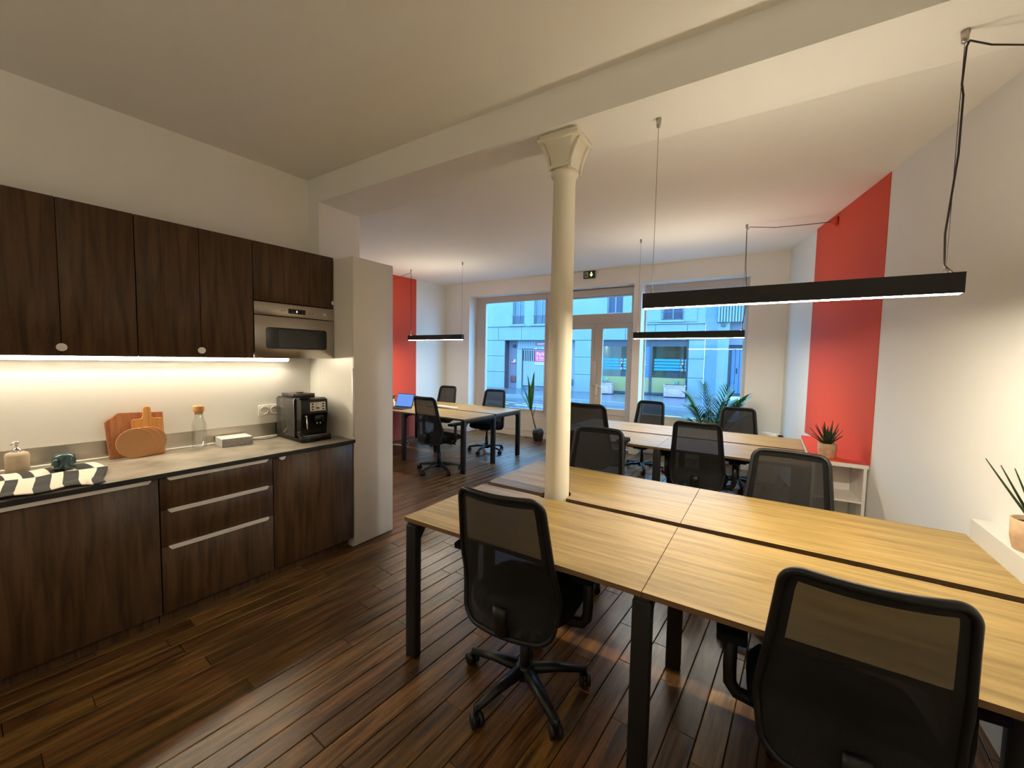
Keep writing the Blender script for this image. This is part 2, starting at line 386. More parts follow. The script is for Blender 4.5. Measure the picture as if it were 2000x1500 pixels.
# red painted stripes on the side walls
def stripe(parent, fx, ya, yb, out, zb=0.0):
    g = G(); n = 6
    pts = [(fx(ya), ya), (fx(yb), yb)]
    vs = []
    for dx in (0, out):
        for (x, y) in pts:
            for z in (zb, zc(y)-.001): vs.append((x+dx, y, z))
    g.add(vs, [(0, 1, 3, 2), (4, 6, 7, 5), (0, 2, 6, 4), (1, 5, 7, 3), (0, 4, 5, 1), (2, 3, 7, 6)])
    o = g.build('painted_stripe', 'red', parent); tag(o, 'coral red painted stripe'); return o
stripe(wright, wr, 4.10, 5.75, -.004, .79)
stripe(wleft, wl, 4.2, 5.83, .004)
g = G(); g.box(wl(WY), -5.42, WY-.014, WY, 0, .07); struct(g.build('baseboard_front', 'lacquer'))
g = G(); g.prism([(wr(2.9), 2.9), (wr(4.0), 4.0), (wr(4.0)-.014, 4.0), (wr(2.9)-.014, 2.9)], 0, .07); struct(g.build('baseboard_right', 'lacquer'))

# ---- windows and door (frame plane y = 7.15)
def frame_rect(g, x0, x1, z0, z1, t, ya, yb, bot=None):
    b = bot if bot is not None else t
    g.box(x0, x1, ya, yb, z0, z0+b); g.box(x0, x1, ya, yb, z1-t, z1); g.box(x0, x0+t, ya, yb, z0+b, z1-t); g.box(x1-t, x1, ya, yb, z0+b, z1-t)
def window(name, x0, x1, z0, z1, gx0, gx1, gz0, gz1, lab):
    w = thing(name, lab, None, (0, 0, 0)); w['kind'] = 'structure'
    g = G(); g.box(x0, x1, 7.12, 7.19, z0, gz0); g.box(x0, x1, 7.12, 7.19, gz1, z1); g.box(x0, gx0, 7.12, 7.19, gz0, gz1); g.box(gx1, x1, 7.12, 7.19, gz0, gz1)
    g.build('window_frame', 'frame', w, bevel=.004)
    g = G(); frame_rect(g, gx0-.02, gx1+.02, gz0-.02, gz1+.02, .028, 7.105, 7.12); g.build('glazing_bead', 'frame', w)
    g = G(); g.box(gx0, gx1, 7.15, 7.156, gz0, gz1); g.build('pane', 'glass', w)
    g = G(); g.box(x0, x1, 7.10, 7.2, 0, z0); g.box(x0+.04, x1-.04, 7.09, 7.10, .12, z0-.04); g.build('sill_panel', 'frame', w, bevel=.004)
    return w
w1 = window('window_1', -5.417, -3.33, .44, 2.87, -5.165, -3.72, .56, 2.75, 'wide fixed shop window in white frame, beside the corn plant')
w2 = window('window_2', -1.82, -.277, .53, 2.86, -1.86+.06, -.335, .655, 2.742, 'shop window in white frame behind the palm')
d = thing('door_1', 'white double glass door with transom, between the two shop windows', None); d['kind'] = 'structure'
g = G(); g.box(-3.33, -1.948, 7.12, 7.19, 2.715, 2.87); g.box(-3.33, -1.948, 7.12, 7.19, 2.24, 2.42); g.box(-3.33, -3.24, 7.12, 7.19, 0, 2.24); g.box(-2.02, -1.948, 7.12, 7.19, 0, 2.24)
g.box(-3.33, -3.19, 7.12, 7.19, 2.42, 2.715); g.box(-2.05, -1.948, 7.12, 7.19, 2.42, 2.715); g.box(-3.33, -1.948, 7.06, 7.12, 2.745, 2.85)
g.build('door_frame', 'frame', d, bevel=.004)
g = G(); g.box(-3.19, -2.05, 7.15, 7.156, 2.42, 2.715); g.build('transom_pane', 'glass', d)
def leaf(x0, x1, gx0, gx1, side):
    g = G(); a, b = 7.10, 7.15
    g.box(x0, x1, a, b, 2.15, 2.235); g.box(x0, gx0, a, b, .01, 2.15); g.box(gx1, x1, a, b, .01, 2.15); g.box(gx0, gx1, a, b, .6, .715); g.box(gx0, gx1, a, b, .01, .12)
    g.box(gx0, gx1, a+.018, b-.01, .12, .6)
    lf = g.build('door_leaf', 'frame', d, bevel=.003)
    g = G(); g.box(gx0, gx1, 7.125, 7.131, .715, 2.15); g.build('pane', 'glass', lf)
    return lf
l1 = leaf(-3.235, -2.70, -3.176, -2.765, 0); l2 = leaf(-2.695, -2.02, -2.548, -2.105, 1)
g = G(); g.bbox(-2.74, -2.655, 7.06, 7.10, 1.12, 1.56, .006); g.build('pull_plate', 'frame', l2)
g = G(); g.bbox(-2.655, -2.615, 7.09, 7.10, .86, 1.14, .003); g.cyl((-2.635, 7.10, 1.1), (-2.635, 7.045, 1.1), .009, 8); g.cyl((-2.64, 7.05, 1.1), (-2.53, 7.05, 1.105), .009, 8)
g.build('lever_handle', 'alu', l2)
g = G(); g.cyl((-2.635, 7.088, .93), (-2.635, 7.082, .93), .008, 8); g.build('keyhole', 'dark', l2)
for z in (.35, 1.12, 1.95):
    g = G(); g.cyl((-2.018, 7.09, z-.05), (-2.018, 7.09, z+.05), .010, 8); g.build('hinge', 'frame', l2)

# ---- exit sign
t = thing('exit_sign', 'small green emergency exit sign high on the wall above the glass door', 'sign', (-2.735, WY, 3.075))
g = G(); g.bbox(-.105, .105, -.045, -.002, -.062, .062, .006); g.build('housing', 'exitgreen', t)
g = G(); g.box(-.085, -.012, -.048, -.045, -.048, .048); g.build('pictogram_panel', 'exitpale', t)
g = G(); y = -.050
g.prism(arc(-.055, .018, .010, 0, 2*PI-.5, 9), y, y-.001, 'y'); g.prism([(-.062, .006), (-.044, .004), (-.036, -.016), (-.022, -.018), (-.022, -.026), (-.042, -.026), (-.054, -.012), (-.07, -.034), (-.08, -.028), (-.066, -.008)], y, y-.001, 'y')
g.build('running_figure', 'exitgreen', t)
g = G(); g.box(.036, .052, -.0485, -.045, .0, .040); g.prism([(.014, .004), (.074, .004), (.044, -.038)], -.045, -.0485, 'y'); g.build('down_arrow', 'exitlit', t)

# ------------------------------------------------------------------ column
t = thing('cast_iron_column', 'round cream painted cast iron column rising through the table to the beam', 'column', (-1.065, 2.235, 0), math.radians(0))
g = G(); g.lathe([(.095, 0), (.095, .05), (.082, .08), (.0755, .12), (.0745, .75), (.070, 1.6), (.064, 2.62), (.067, 2.635), (.078, 2.645), (.081, 2.657), (.076, 2.670)], 32, cap=True); g.build('shaft', 'column', t)
def capg():
    g = G(); n = 32; rings = []
    for k in range(11):
        q_ = k/10; z = 2.665+q_*.155; h = .070+.034*(q_**2.2); q = 2+9*q_
        ring = []
        for i in range(n):
            a = 2*PI*i/n+PI/n; c, sn = math.cos(a), math.sin(a)
            rad = (abs(c)**q+abs(sn)**q)**(-1/q)
            ring.append((h*rad*c, h*rad*sn, z))
        rings.append(ring)
    vs = [p for r in rings for p in r]; fs = [(j*n+i, j*n+(i+1) % n, (j+1)*n+(i+1) % n, (j+1)*n+i) for j in range(10) for i in range(n)]
    g.add(vs, fs, False)
    for sx in (-1, 1):      # scrolled brackets on both faces
        for sy in (-1, 1): g.prism([(sx*.055, 2.665), (sx*.072, 2.665), (sx*.080, 2.72), (sx*.098, 2.77), (sx*.125, 2.82), (sx*.100, 2.82), (sx*.070, 2.75)], sy*.060, sy*.078, 'y')
        g.prism([(-.058, 2.675), (.058, 2.675), (.062, 2.692), (-.062, 2.692)], sx*.070, sx*.080, 'y')
    g.bbox(-.128, .128, -.118, .118, 2.818, 2.838, .005); g.bbox(-.118, .118, -.108, .108, 2.838, 2.8615, .004)
    return g
capg().build('capital', 'column', t)

# ------------------------------------------------------------------ kitchen
KB0 = thing_frame = Matrix.Translation((-2.809, 2.087, 0)) @ Matrix.Rotation(-.0255, 4, 'Z')
KW0 = Matrix.Translation((-3.42, 2.087, 0)) @ Matrix.Rotation(-.08, 4, 'Z')
def in_frame(name, label, cat, FR, loc, rz=0, group=None):
    o = thing(name, label, cat, (0, 0, 0), 0, group)
    o.matrix_world = FR @ Matrix.Translation(loc) @ Matrix.Rotation(rz, 4, 'Z'); return o
def half_moon(z, y, out, d=.022, side=0):
    """round tab handle split over the seam: a small half disc standing off the door"""
    g = G(); g.T = Matrix.Translation((out, y, z))
    pts = arc(0, 0, d, PI/2, 1.5*PI, 8) if side < 0 else arc(0, 0, d, -PI/2, PI/2, 8) if side > 0 else arc(0, 0, d, PI, 2*PI, 8)
    g.prism(pts, 0, .008, 'x'); return g
# base units (origin at the left end of each unit, on the front plane)
def base_unit(y0, y1, kind, label, handles=True):
    w = y1-y0
    t = in_frame('base_cabinet', label, 'cabinet', KB0, (0, y0, 0))
    g = G(); g.box(-.52, -.022, .001, w-.001, .085, .872); g.box(-.50, -.07, .001, w-.001, .0, .085); g.build('carcass', 'walnut', t)
    fr = [(.087, .870)] if kind == 'door' else [(.688, .870), (.474, .684), (.087, .470)]
    if kind == 'handledoor': fr = [(.087, .870)]
    for z0, z1 in fr:
        g = G(); g.bbox(-.020, 0, .0018, w-.0018, z0, z1, .0012, 1)
        o = g.build('door' if len(fr) == 1 else 'drawer', 'walnut', t)
        if kind == 'door':
            half_moon(z1-.002, .06, 0, .022, 0).build('tab_handle', 'alu', o)
        else:
            g = G(); L = .27; c = w/2
            g.prism([(c-L, z1+.002), (c+L, z1+.002), (c+L, z1-.004), (c+L-.012, z1-.017), (c-L+.012, z1-.017), (c-L, z1-.004)], .001, .012, 'x')
            g.box(-.012, .004, c-L, c+L, z1+.001, z1+.0035); g.build('edge_handle', 'alu', o)
    return t
base_unit(-.636, -.018, 'door', 'dark walnut base cabinet with one door and small tab handle, under the coffee machine')
base_unit(-1.245, -.638, 'drawers', 'dark walnut base cabinet with three drawers and long metal edge handles')
base_unit(-1.855, -1.248, 'handledoor', 'dark walnut front with one long metal edge handle, under the striped towel')
base_unit(-2.46, -1.858, 'door', 'dark walnut base cabinet beyond the towel, at the left end of the kitchen run')
# worktop
def b2w(o, a, z=0): return (KB0 @ Vector((o, a, z)))[:]
def k2w(o, a, z=0): return (KW0 @ Vector((o, a, z)))[:]
g = G(); P = [b2w(.012, -2.5)[:2], b2w(.012, -.004)[:2], (wk(2.084)+.002, 2.084), (k2w(.003, -2.5)[0], k2w(.003, -2.5)[1])]
g.prism(P, .874, .8965); g.prism([b2w(.0125, -2.5)[:2], b2w(.0125, -.004)[:2], b2w(-.01, -.004)[:2], b2w(-.01, -2.5)[:2]], .8735, .8968)
wt = thing('worktop', 'long grey mottled kitchen worktop with thin dark front edge', 'worktop')
g = G(); g.prism(P, .875, .8995); g.build('top_slab', 'worktop', wt)
g = G(); g.prism([b2w(.016, -2.5)[:2], b2w(.016, -.004)[:2], b2w(.0121, -.004)[:2], b2w(.0121, -2.5)[:2]], .874, .8998); g.build('front_edge', 'topedge', wt)
def wallbox(name, label, cat, o0, o1, a0, a1, z0, z1, mat, bev=0):
    t = in_frame(name, label, cat, KW0, (o0, a0, z0)); g = G(); g.box(0, o1-o0, 0, a1-a0, 0, z1-z0); me = g.build(name+'_body', mat, bevel=bev)
    return t, me
g = G(); g.box(0, .011, -2.5, -.02, 0, .108)
o = g.build('backsplash_strip', 'steel'); o.matrix_world = KW0 @ Matrix.Translation((.001, 0, .905)); tag(o, 'low brushed steel upstand along the wall behind the worktop', 'backsplash')
g = G(); g.bbox(0, .018, -2.5, -.02, 0, .011, .003); o = g.build('sealant_bead', 'lacquer'); o.matrix_world = KW0 @ Matrix.Translation((.012, 0, .8995)); struct(o); o.name = 'trim_sealant'
# wall units
def wall_unit(y0, y1, label, z0=1.547, z1=2.376, doors=2, k='pair'):
    w = y1-y0; t = in_frame('wall_cabinet', label, 'cabinet', KW0, (0, y0, 0))
    e = .032 if y1 > 0 else .001
    g = G(); g.box(.002, .328, .001, w-e, z0+.002, z1); g.build('carcass', 'walnut', t)
    for i in range(doors):
        a, b = w*i/doors, w*(i+1)/doors
        g = G(); g.bbox(.330, .350, a+.0016, b-.0016, z0, z1, .0012, 1); o = g.build('door', 'walnut', t)
        if k == 'pair': half_moon(z0+.045, (b if i == 0 else a), .350, .021, -1 if i == 0 else 1).build('tab_handle', 'alu', o)
        else: half_moon(z0+.045, b-.004, .350, .018, -1).build('tab_handle', 'alu', o)
    return t
wall_unit(-2.42, -1.812, 'walnut wall cabinet past the left frame edge, farthest from the oven')
wall_unit(-1.81, -1.2, 'walnut wall cabinet above the soap dispenser and towel')
wall_unit(-1.198, -.577, 'walnut wall cabinet directly left of the built-in oven')
wall_unit(-.575, .025, 'short walnut wall cabinet above the built-in oven', z0=1.962, doors=1, k='one')
t = in_frame('microwave_oven', 'stainless steel built-in microwave oven below the short wall cabinet', 'microwave', KW0, (0, -.575, 0))
w = .600
g = G(); g.box(.002, .326, .003, w-.032, 1.549, 1.955); g.build('casing', 'black', t)
g = G(); g.bbox(.328, .354, .002, w-.002, 1.862, 1.955, .002, 1); cp = g.build('control_panel', 'steel', t)
g = G(); g.bbox(.353, .3555, .236, .365, 1.886, 1.923, .001, 1); g.build('display', 'ovenglass', cp)
g = G(); g.box(.3555, .3558, .296, .302, 1.897, 1.912); g.build('digit', 'digits', cp)
g = G(); g.lathe([(.012, 0), (.012, .0015), (.010, .002)], 16); o = g.build('dial_button', 'alu', cp, loc=(.354, .52, 1.905), rot=(0, PI/2, 0))
g = G()
for yy in (.185, .205, .395, .418):
    g.box(.3540, .3544, yy, yy+.003, 1.896, 1.908); g.box(.3540, .3544, yy+.004, yy+.009, 1.903, 1.905)
g.build('touch_marks', 'ovenwin', cp)['kind'] = 'stuff'
g = G(); g.bbox(.328, .354, .002, w-.002, 1.549, 1.856, .002, 1); dr = g.build('oven_door', 'steel', t)
g = G(); g.prism(rrect(.075, w-.065, 1.617, 1.775, .022), .3535, .3552, 'x'); g.build('door_window', 'ovenglass', dr)
g = G(); g.prism(rrect(.165, w-.145, 1.630, 1.762, .008), .3550, .3558, 'x'); g.build('inner_window', 'ovenwin', dr)
# strip light under the wall units
t = in_frame('under_cabinet_light', 'slim warm strip light under the walnut wall cabinets', 'light', KW0, (0, 0, 0))
g = G(); g.prism([(.040, 1.5465), (.040, 1.5185), (.0445, 1.5195), (.0640, 1.5410), (.069, 1.5465)], -2.40, -.20, 'y'); g.build('profile', 'alu', t)
g = G(); g.prism([(.045, 1.5205), (.047, 1.5195), (.065, 1.5395), (.063, 1.5405)], -2.39, -.21, 'y'); g.build('diffuser', 'strip', t)
# tall unit at the end of the run
t = thing('tall_cabinet', 'tall white cabinet standing against the pier at the end of the kitchen run', 'cabinet', (-2.83, 2.087, 0))
g = G(); g.box(-.437, -.0, -.001, .398, 0, 2.362); g.build('carcass', 'lacquer', t)
g = G(); g.bbox(.001, .020, -.004, .397, .012, 2.362, .0015, 1); o = g.build('door', 'lacquer', t)
g = G(); g.bbox(.014, .030, -.020, -.004, .925, 1.475, .002, 1); g.build('edge_handle', 'alu', o)
# double socket
t = in_frame('wall_socket', 'white double wall socket beside the coffee machine', 'socket', KW0, (0, -.425, 1.075))
g = G(); g.bbox(0, .010, 0, .165, 0, .088, .003); g.build('cover_plate', 'socket', t)
for k in (.042, .122):
    g = G(); g.lathe([(.033, 0), (.033, .004), (.027, .004), (.025, -.004), (.0, -.004)], 24, cap=False); o = g.build('outlet', 'socket', t, loc=(.010, k, .044), rot=(0, PI/2, 0))
    g = G(); g.cyl((.0068, k-.009, .044), (.0075, k-.009, .044), .0028, 8); g.cyl((.0068, k+.009, .044), (.0075, k+.009, .044), .0028, 8); g.cyl((.0068, k, .056), (.0105, k, .056), .0028, 8); g.build('contact_hole', 'dark', t)
ZW = .8997
# chopping boards: leaning on the wall
def lean(name, label, cat, al, out_b, ang, g, mat, parts=None):
    o = g.build(name, mat, bevel=.002); o.matrix_world = KW0 @ Matrix.Translation((out_b, al, ZW)) @ Matrix.Rotation(-ang, 4, 'Y'); tag(o, label, cat); return o
g = G(); g.prism([(-.135, 0), (.135, 0), (.135, .275), (-.085, .285), (-.150, .232)], 0, .020, 'x')
lean('chopping_board', 'brown wooden chopping board with a cut corner, leaning behind the others', 'chopping board', -1.165, .062, .12, g, 'teak')
g = G(); g.prism([(-.078, 0), (.078, 0), (.078, .232), (.070, .24), (.03, .242), (.022, .255), (.019, .31), (.012, .318), (-.012, .318), (-.019, .31), (-.022, .255), (-.03, .242), (-.070, .24), (-.078, .232)], 0, .014, 'x')
lean('chopping_board', 'honey coloured paddle board with a handle, leaning right of the brown board', 'chopping board', -1.115, .092, .12, g, 'bamboo')
for k, (al, ou, lab) in enumerate(((-1.118, .109, 'round cork trivet farthest right, nearest the paddle board'), (-1.148, .121, 'round cork trivet in the middle of the three leaning ones'), (-1.185, .133, 'round cork trivet in front of the other two'))):
    g = G(); g.prism(arc(0, .094, .094, 0, 2*PI*(39/40), 39), 0, .010, 'x')
    lean('cork_trivet', lab, 'trivet', al, ou, .12, g, 'cork')['group'] = 'cork trivets leaning on the boards'
# bottle
t = in_frame('glass_carafe', 'clear glass carafe with a cork ball stopper between boards and brochures', 'carafe', KW0, (.105, -.845, ZW))
g = G(); g.lathe([(.0, .003), (.040, .003), (.044, .008), (.045, .16), (.042, .185), (.028, .222), (.026, .262)], 28, cap=False); g.lathe([(.024, .262), (.025, .222), (.039, .184), (.042, .16), (.042, .012), (.0, .009)], 28, cap=False); g.build('bottle', 'bottle', t)
g = G(); g.lathe([(.0, .245), (.023, .245), (.025, .262), (.031, .264), (.033, .270), (.034, .300), (.032, .304), (.0, .305)], 20, cap=False); g.build('cork_stopper', 'cork', t)
# brochure stack
t = in_frame('brochure_stack', 'low stack of grey and white brochures beside the coffee machine', 'brochures', KW0, (.035, -.728, ZW), math.radians(-4))
for k in range(7):
    g = G(); dx = random.uniform(-.002, .002); g.box(-.0+dx, .165+dx, 0+dx, .195+dx, k*.0085, k*.0085+.0078); g.cur = 1; g.box(.1652+dx, .1656+dx, .002, .194, k*.0085, k*.0085+.0080)
    g.build('brochure', ['paper', 'papergrey'], t)
g = G(); g.box(.02, .05, .02, .16, .0593, .0603); g.build('top_sheet', 'cloth_w', t, rot=(0, 0, .05))
# coffee machine
t = in_frame('coffee_machine', 'glossy black bean-to-cup coffee machine at the right end of the worktop', 'coffee machine', KW0, (.035, -.30, ZW))
g = G(); g.bbox(0, .30, .005, .235, .02, .335, .012, 3); g.build('housing', 'gloss', t)
g = G(); g.bbox(.0, .30, .0, .006, .03, .325, .003, 1); g.build('side_panel', plain('grey_side_panel', (.05, .048, .045, 1), .12, 0, .6), t)
g = G(); g.prism([(.30, .035), (.375, .035), (.385, .12), (.40, .22), (.395, .325), (.36, .338), (.30, .338)], .012, .222, 'y'); fr = g.build('front_body', 'gloss', t, bevel=.006)
g = G(); g.prism([(.399, .237), (.402, .237), (.398, .305), (.395, .305)], .078, .200, 'y'); cp = g.build('control_panel', 'steel', t)
for yy in (.096, .182):
    for zz in (.250, .271, .292):
        g = G(); g.bbox(.398, .4045, yy-.007, yy+.007, zz-.005, zz+.005, .001, 1); g.build('button', 'gloss', cp)
g = G(); g.lathe([(.020, 0), (.020, .006), (.016, .012), (0, .012)], 20, cap=False); g.build('dial', 'chrome', cp, loc=(.400, .139, .271), rot=(0, PI/2, 0))
g = G(); g.bbox(.36, .43, .10, .17, .15, .205, .006); sp = g.build('spout_block', 'gloss', t)
g = G(); g.cyl((.415, .122, .135), (.415, .122, .155), .006, 8); g.cyl((.415, .148, .135), (.415, .148, .155), .006, 8); g.build('spout', 'chrome', sp)
g = G(); g.cyl((.405, .045, .20), (.42, .045, .10), .006, 8); g.cyl((.38, .045, .2), (.407, .045, .2), .007, 8); g.build('steam_wand', 'chrome', t)
g = G(); g.bbox(.0, .42, -.002, .238, .0, .028, .004); g.bbox(.36, .43, .004, .232, .0, .045, .006); g.build('drip_tray', 'gloss', t)
g = G(); g.bbox(.385, .395, .02, .215, .0455, .0475, .0005, 1); g.bbox(.415, .42, .02, .215, .0455, .0475, .0005, 1); g.build('tray_grille', 'chrome', t)
g = G(); g.bbox(.025, .23, .03, .205, .334, .362, .005); g.build('bean_hopper_lid', plain('smoky_plastic', (.05, .035, .035, 1), .2), t)
g = G(); g.prism([(.13, .362), (.17, .362), (.165, .369), (.135, .369)], .10, .14, 'y'); g.build('lid_grip', 'gloss', t)
g = G(); g.T = KW0; pts = [(.06+.055*math.cos(a), -.40+.10*math.sin(a), ZW+.006) for a in [(-.25+.93*k/19)*2*PI for k in range(20)]]
g.tube(pts, .003, 6); o = g.build('power_cord', 'cable'); tag(o, 'looped dark power cord on the worktop beside the coffee machine', 'cord')
# soap dispenser
t = in_frame('soap_dispenser', 'beige stoneware soap dispenser with chrome pump', 'soap dispenser', KW0, (.085, -1.665, ZW))
g = G(); g.lathe([(.040, 0), (.045, .006), (.046, .095), (.042, .108), (.030, .114), (0, .114)], 28, cap=False); g.lathe([(0, 0), (.04, 0)], 28, cap=False); g.build('jar', 'stone', t)
g = G(); g.lathe([(.017, .113), (.017, .132), (.006, .134), (.006, .158), (.011, .16), (.011, .172), (0, .173)], 16, cap=False); g.tube([(0, 0, .168), (.018, -.012, .168), (.028, -.02, .160)], .004, 8); g.build('pump', 'chrome', t)
# mug upside down on the towel
t = in_frame('mug', 'dark teal glazed mug upside down on the striped towel', 'mug', KW0, (.235, -1.507, ZW+.020), math.radians(-35))
g = G(); g.lathe([(.034, .002), (.046, 0), (.048, .006), (.048, .045), (.044, .068), (.034, .078), (.028, .080), (.024, .076), (0, .076)], 28, cap=False); g.build('cup', 'teal', t)
g = G(); g.tube([(.045, 0, .055), (.066, 0, .054), (.074, 0, .040), (.068, 0, .024), (.046, 0, .018)], .007, 8, flat=(1.3, 1)); g.build('handle', 'teal', t)
# striped tea towel
def tw(u, v):
    al = -2.0+u*.62; ou = .138+v*.56
    z = .004+.010*abs(math.sin(v*7.5+u*1.3))+.004*math.sin(u*23+v*9)*v+.012*math.exp(-((v-.42)/.05)**2)
    if ou > .655: z -= 0
    al += .03*math.sin(v*5)*(1 if u > .9 else .5)
    return (ou+.012*math.sin(u*14), al, z)
g = G(); g.grid(tw, 44, 30, mi=lambda u, v: (int((u+(.089 if v > .42 else 0))*.62/.052) % 2))
g2 = G(); g2.v = list(g.v); o = g.build('tea_towel', ['cloth_d', 'cloth_w']); o.matrix_world = KW0 @ Matrix.Translation((0, 0, ZW+.001)); tag(o, 'charcoal and cream striped tea towel spread over the worktop edge', 'towel')
s = o.modifiers.new('solid', 'SOLIDIFY'); s.thickness = .002; s.offset = 1

# ------------------------------------------------------------------ bench desks
def bench(name, label, x0, y0, rz, notch=None, L=1.2087, Dp=.687, gap=.056, legs_x=(0, 1, 2)):
    t = thing(name, label, 'desk', (x0, y0, 0), rz)
    for j in range(2):
        for i in range(2):
            a = i*L+(.0015 if i else 0); b = (i+1)*L-(.0015 if not i else 0); c = j*(Dp+gap); d_ = c+Dp
            P = [(a, c), (b, c), (b, d_), (a, d_)]
            if notch and i == 0 and j in notch[2]:
                nx, r, _ = notch; 
                if j == 1: P = [(a, c), (nx-r, c)]+[(nx+r*math.cos(q), c+(r*1.05)*math.sin(q)+.055) for q in [PI-k*PI/10 for k in range(11)]]+[(nx+r, c), (b, c), (b, d_), (a, d_)]
                else: P = [(a, c), (b, c), (b, d_), (nx+.07, d_)]+[(nx+.07*math.cos(q), d_-.018*math.sin(q)) for q in [k*PI/8 for k in range(1, 8)]]+[(nx-.07, d_), (a, d_)]
            g = G(); g.prism([(x, y) for x, y in P], .7295, .75)
            for k in range(len(g.f)):
                if k >= 2: g.mi[k] = 1
            o = g.build('desktop', ['oak', 'edge'], t)
    H = .7285
    tot = 2*Dp+gap
    for k in legs_x:
        x = min(max(k*L, .036), 2*L-.036)
        for y in (.03, Dp+gap/2, tot-.03):
            g = G(); w = .035
            g.bbox(x-w, x+w, y-.022, y+.022, 0, H-.02, .006, 2)
            if y < .1: g.prism([(y+.02, H-.1), (y+.06, H-.045), (y+.02, H-.045)], x-.03, x+.03, 'x')
            if y > tot-.1: g.prism([(y-.02, H-.1), (y-.02, H-.045), (y-.06, H-.045)], x-.03, x+.03, 'x')
            g.build('leg', 'black', t)
        g = G(); g.bbox(x-.03, x+.03, .01, tot-.01, H-.048, H, .005, 1); g.build('cross_rail', 'black', t)
    for y in (.16, Dp-.16, Dp+gap+.16, tot-.16):
        g = G(); g.box(.04, 2*L-.04, y-.015, y+.015, H-.035, H-.001); g.build('long_rail', 'black', t)
    return t
bench('bench_desk', 'four-seat oak bench desk in the foreground, built around the cream column', -1.553, 1.450, -.0034, notch=(.49, .080, (0, 1)))
bench('bench_desk', 'four-seat oak bench desk by the palm, ending at the red shelf', -2.083, 4.049, -.0066)
bench('bench_desk', 'oak bench desk with the laptop, left of the column by the shop window', -3.4165-2*1.2087*math.cos(.0229), 4.247+2*1.2087*math.sin(.0229), -.0229)

# ------------------------------------------------------------------ chairs
def backpt(u, v):
    """u -1..1 across, v 0..1 from bottom to top; returns the centre surface of the back"""
    z = .40+v*.63
    wz = .205+.025*min(1, v/.28)**.8 if v < .28 else .230-.040*((v-.28)/.72)
    yb = -.235-.02*math.sin(min(v, .5)*PI)*0 + (-.125)*max(0, v-.25)**1.15 + .025*math.exp(-((v-.3)/.16)**2)
    return (u*wz, yb+.045*u*u, z)
def back_outline(n=8, inset=0):
    pts = []
    # rounded corners at the top and the bottom
    def P(u, v): return backpt(u, v)
    top, bot = 1.0, 0.0
    for k in range(n+1): a = k/n*PI/2; pts.append(P((1-.24)+.24*math.sin(PI/2-a)*1.0, top-.085+.085*math.sin(a)))
    for k in range(1, 9): pts.append(P(.76-1.52*k/9, top))
    for k in range(n+1): a = k/n*PI/2; pts.append(P(-(1-.24)-.24*math.sin(a), top-.085+.085*math.cos(a)))
    for k in range(1, 14): pts.append(P(-1, .915-.815*k/14))
    for k in range(n+1): a = k/n*PI/2; pts.append(P(-(.7)-.3*math.cos(a), .10-.10*math.sin(a)))
    for k in range(1, 6): pts.append(P(-.7+1.4*k/6, 0))
    for k in range(n+1): a = k/n*PI/2; pts.append(P(.7+.3*math.sin(a), .10-.10*math.cos(a)))
    for k in range(1, 14): pts.append(P(1, .10+.815*k/14))
    return pts
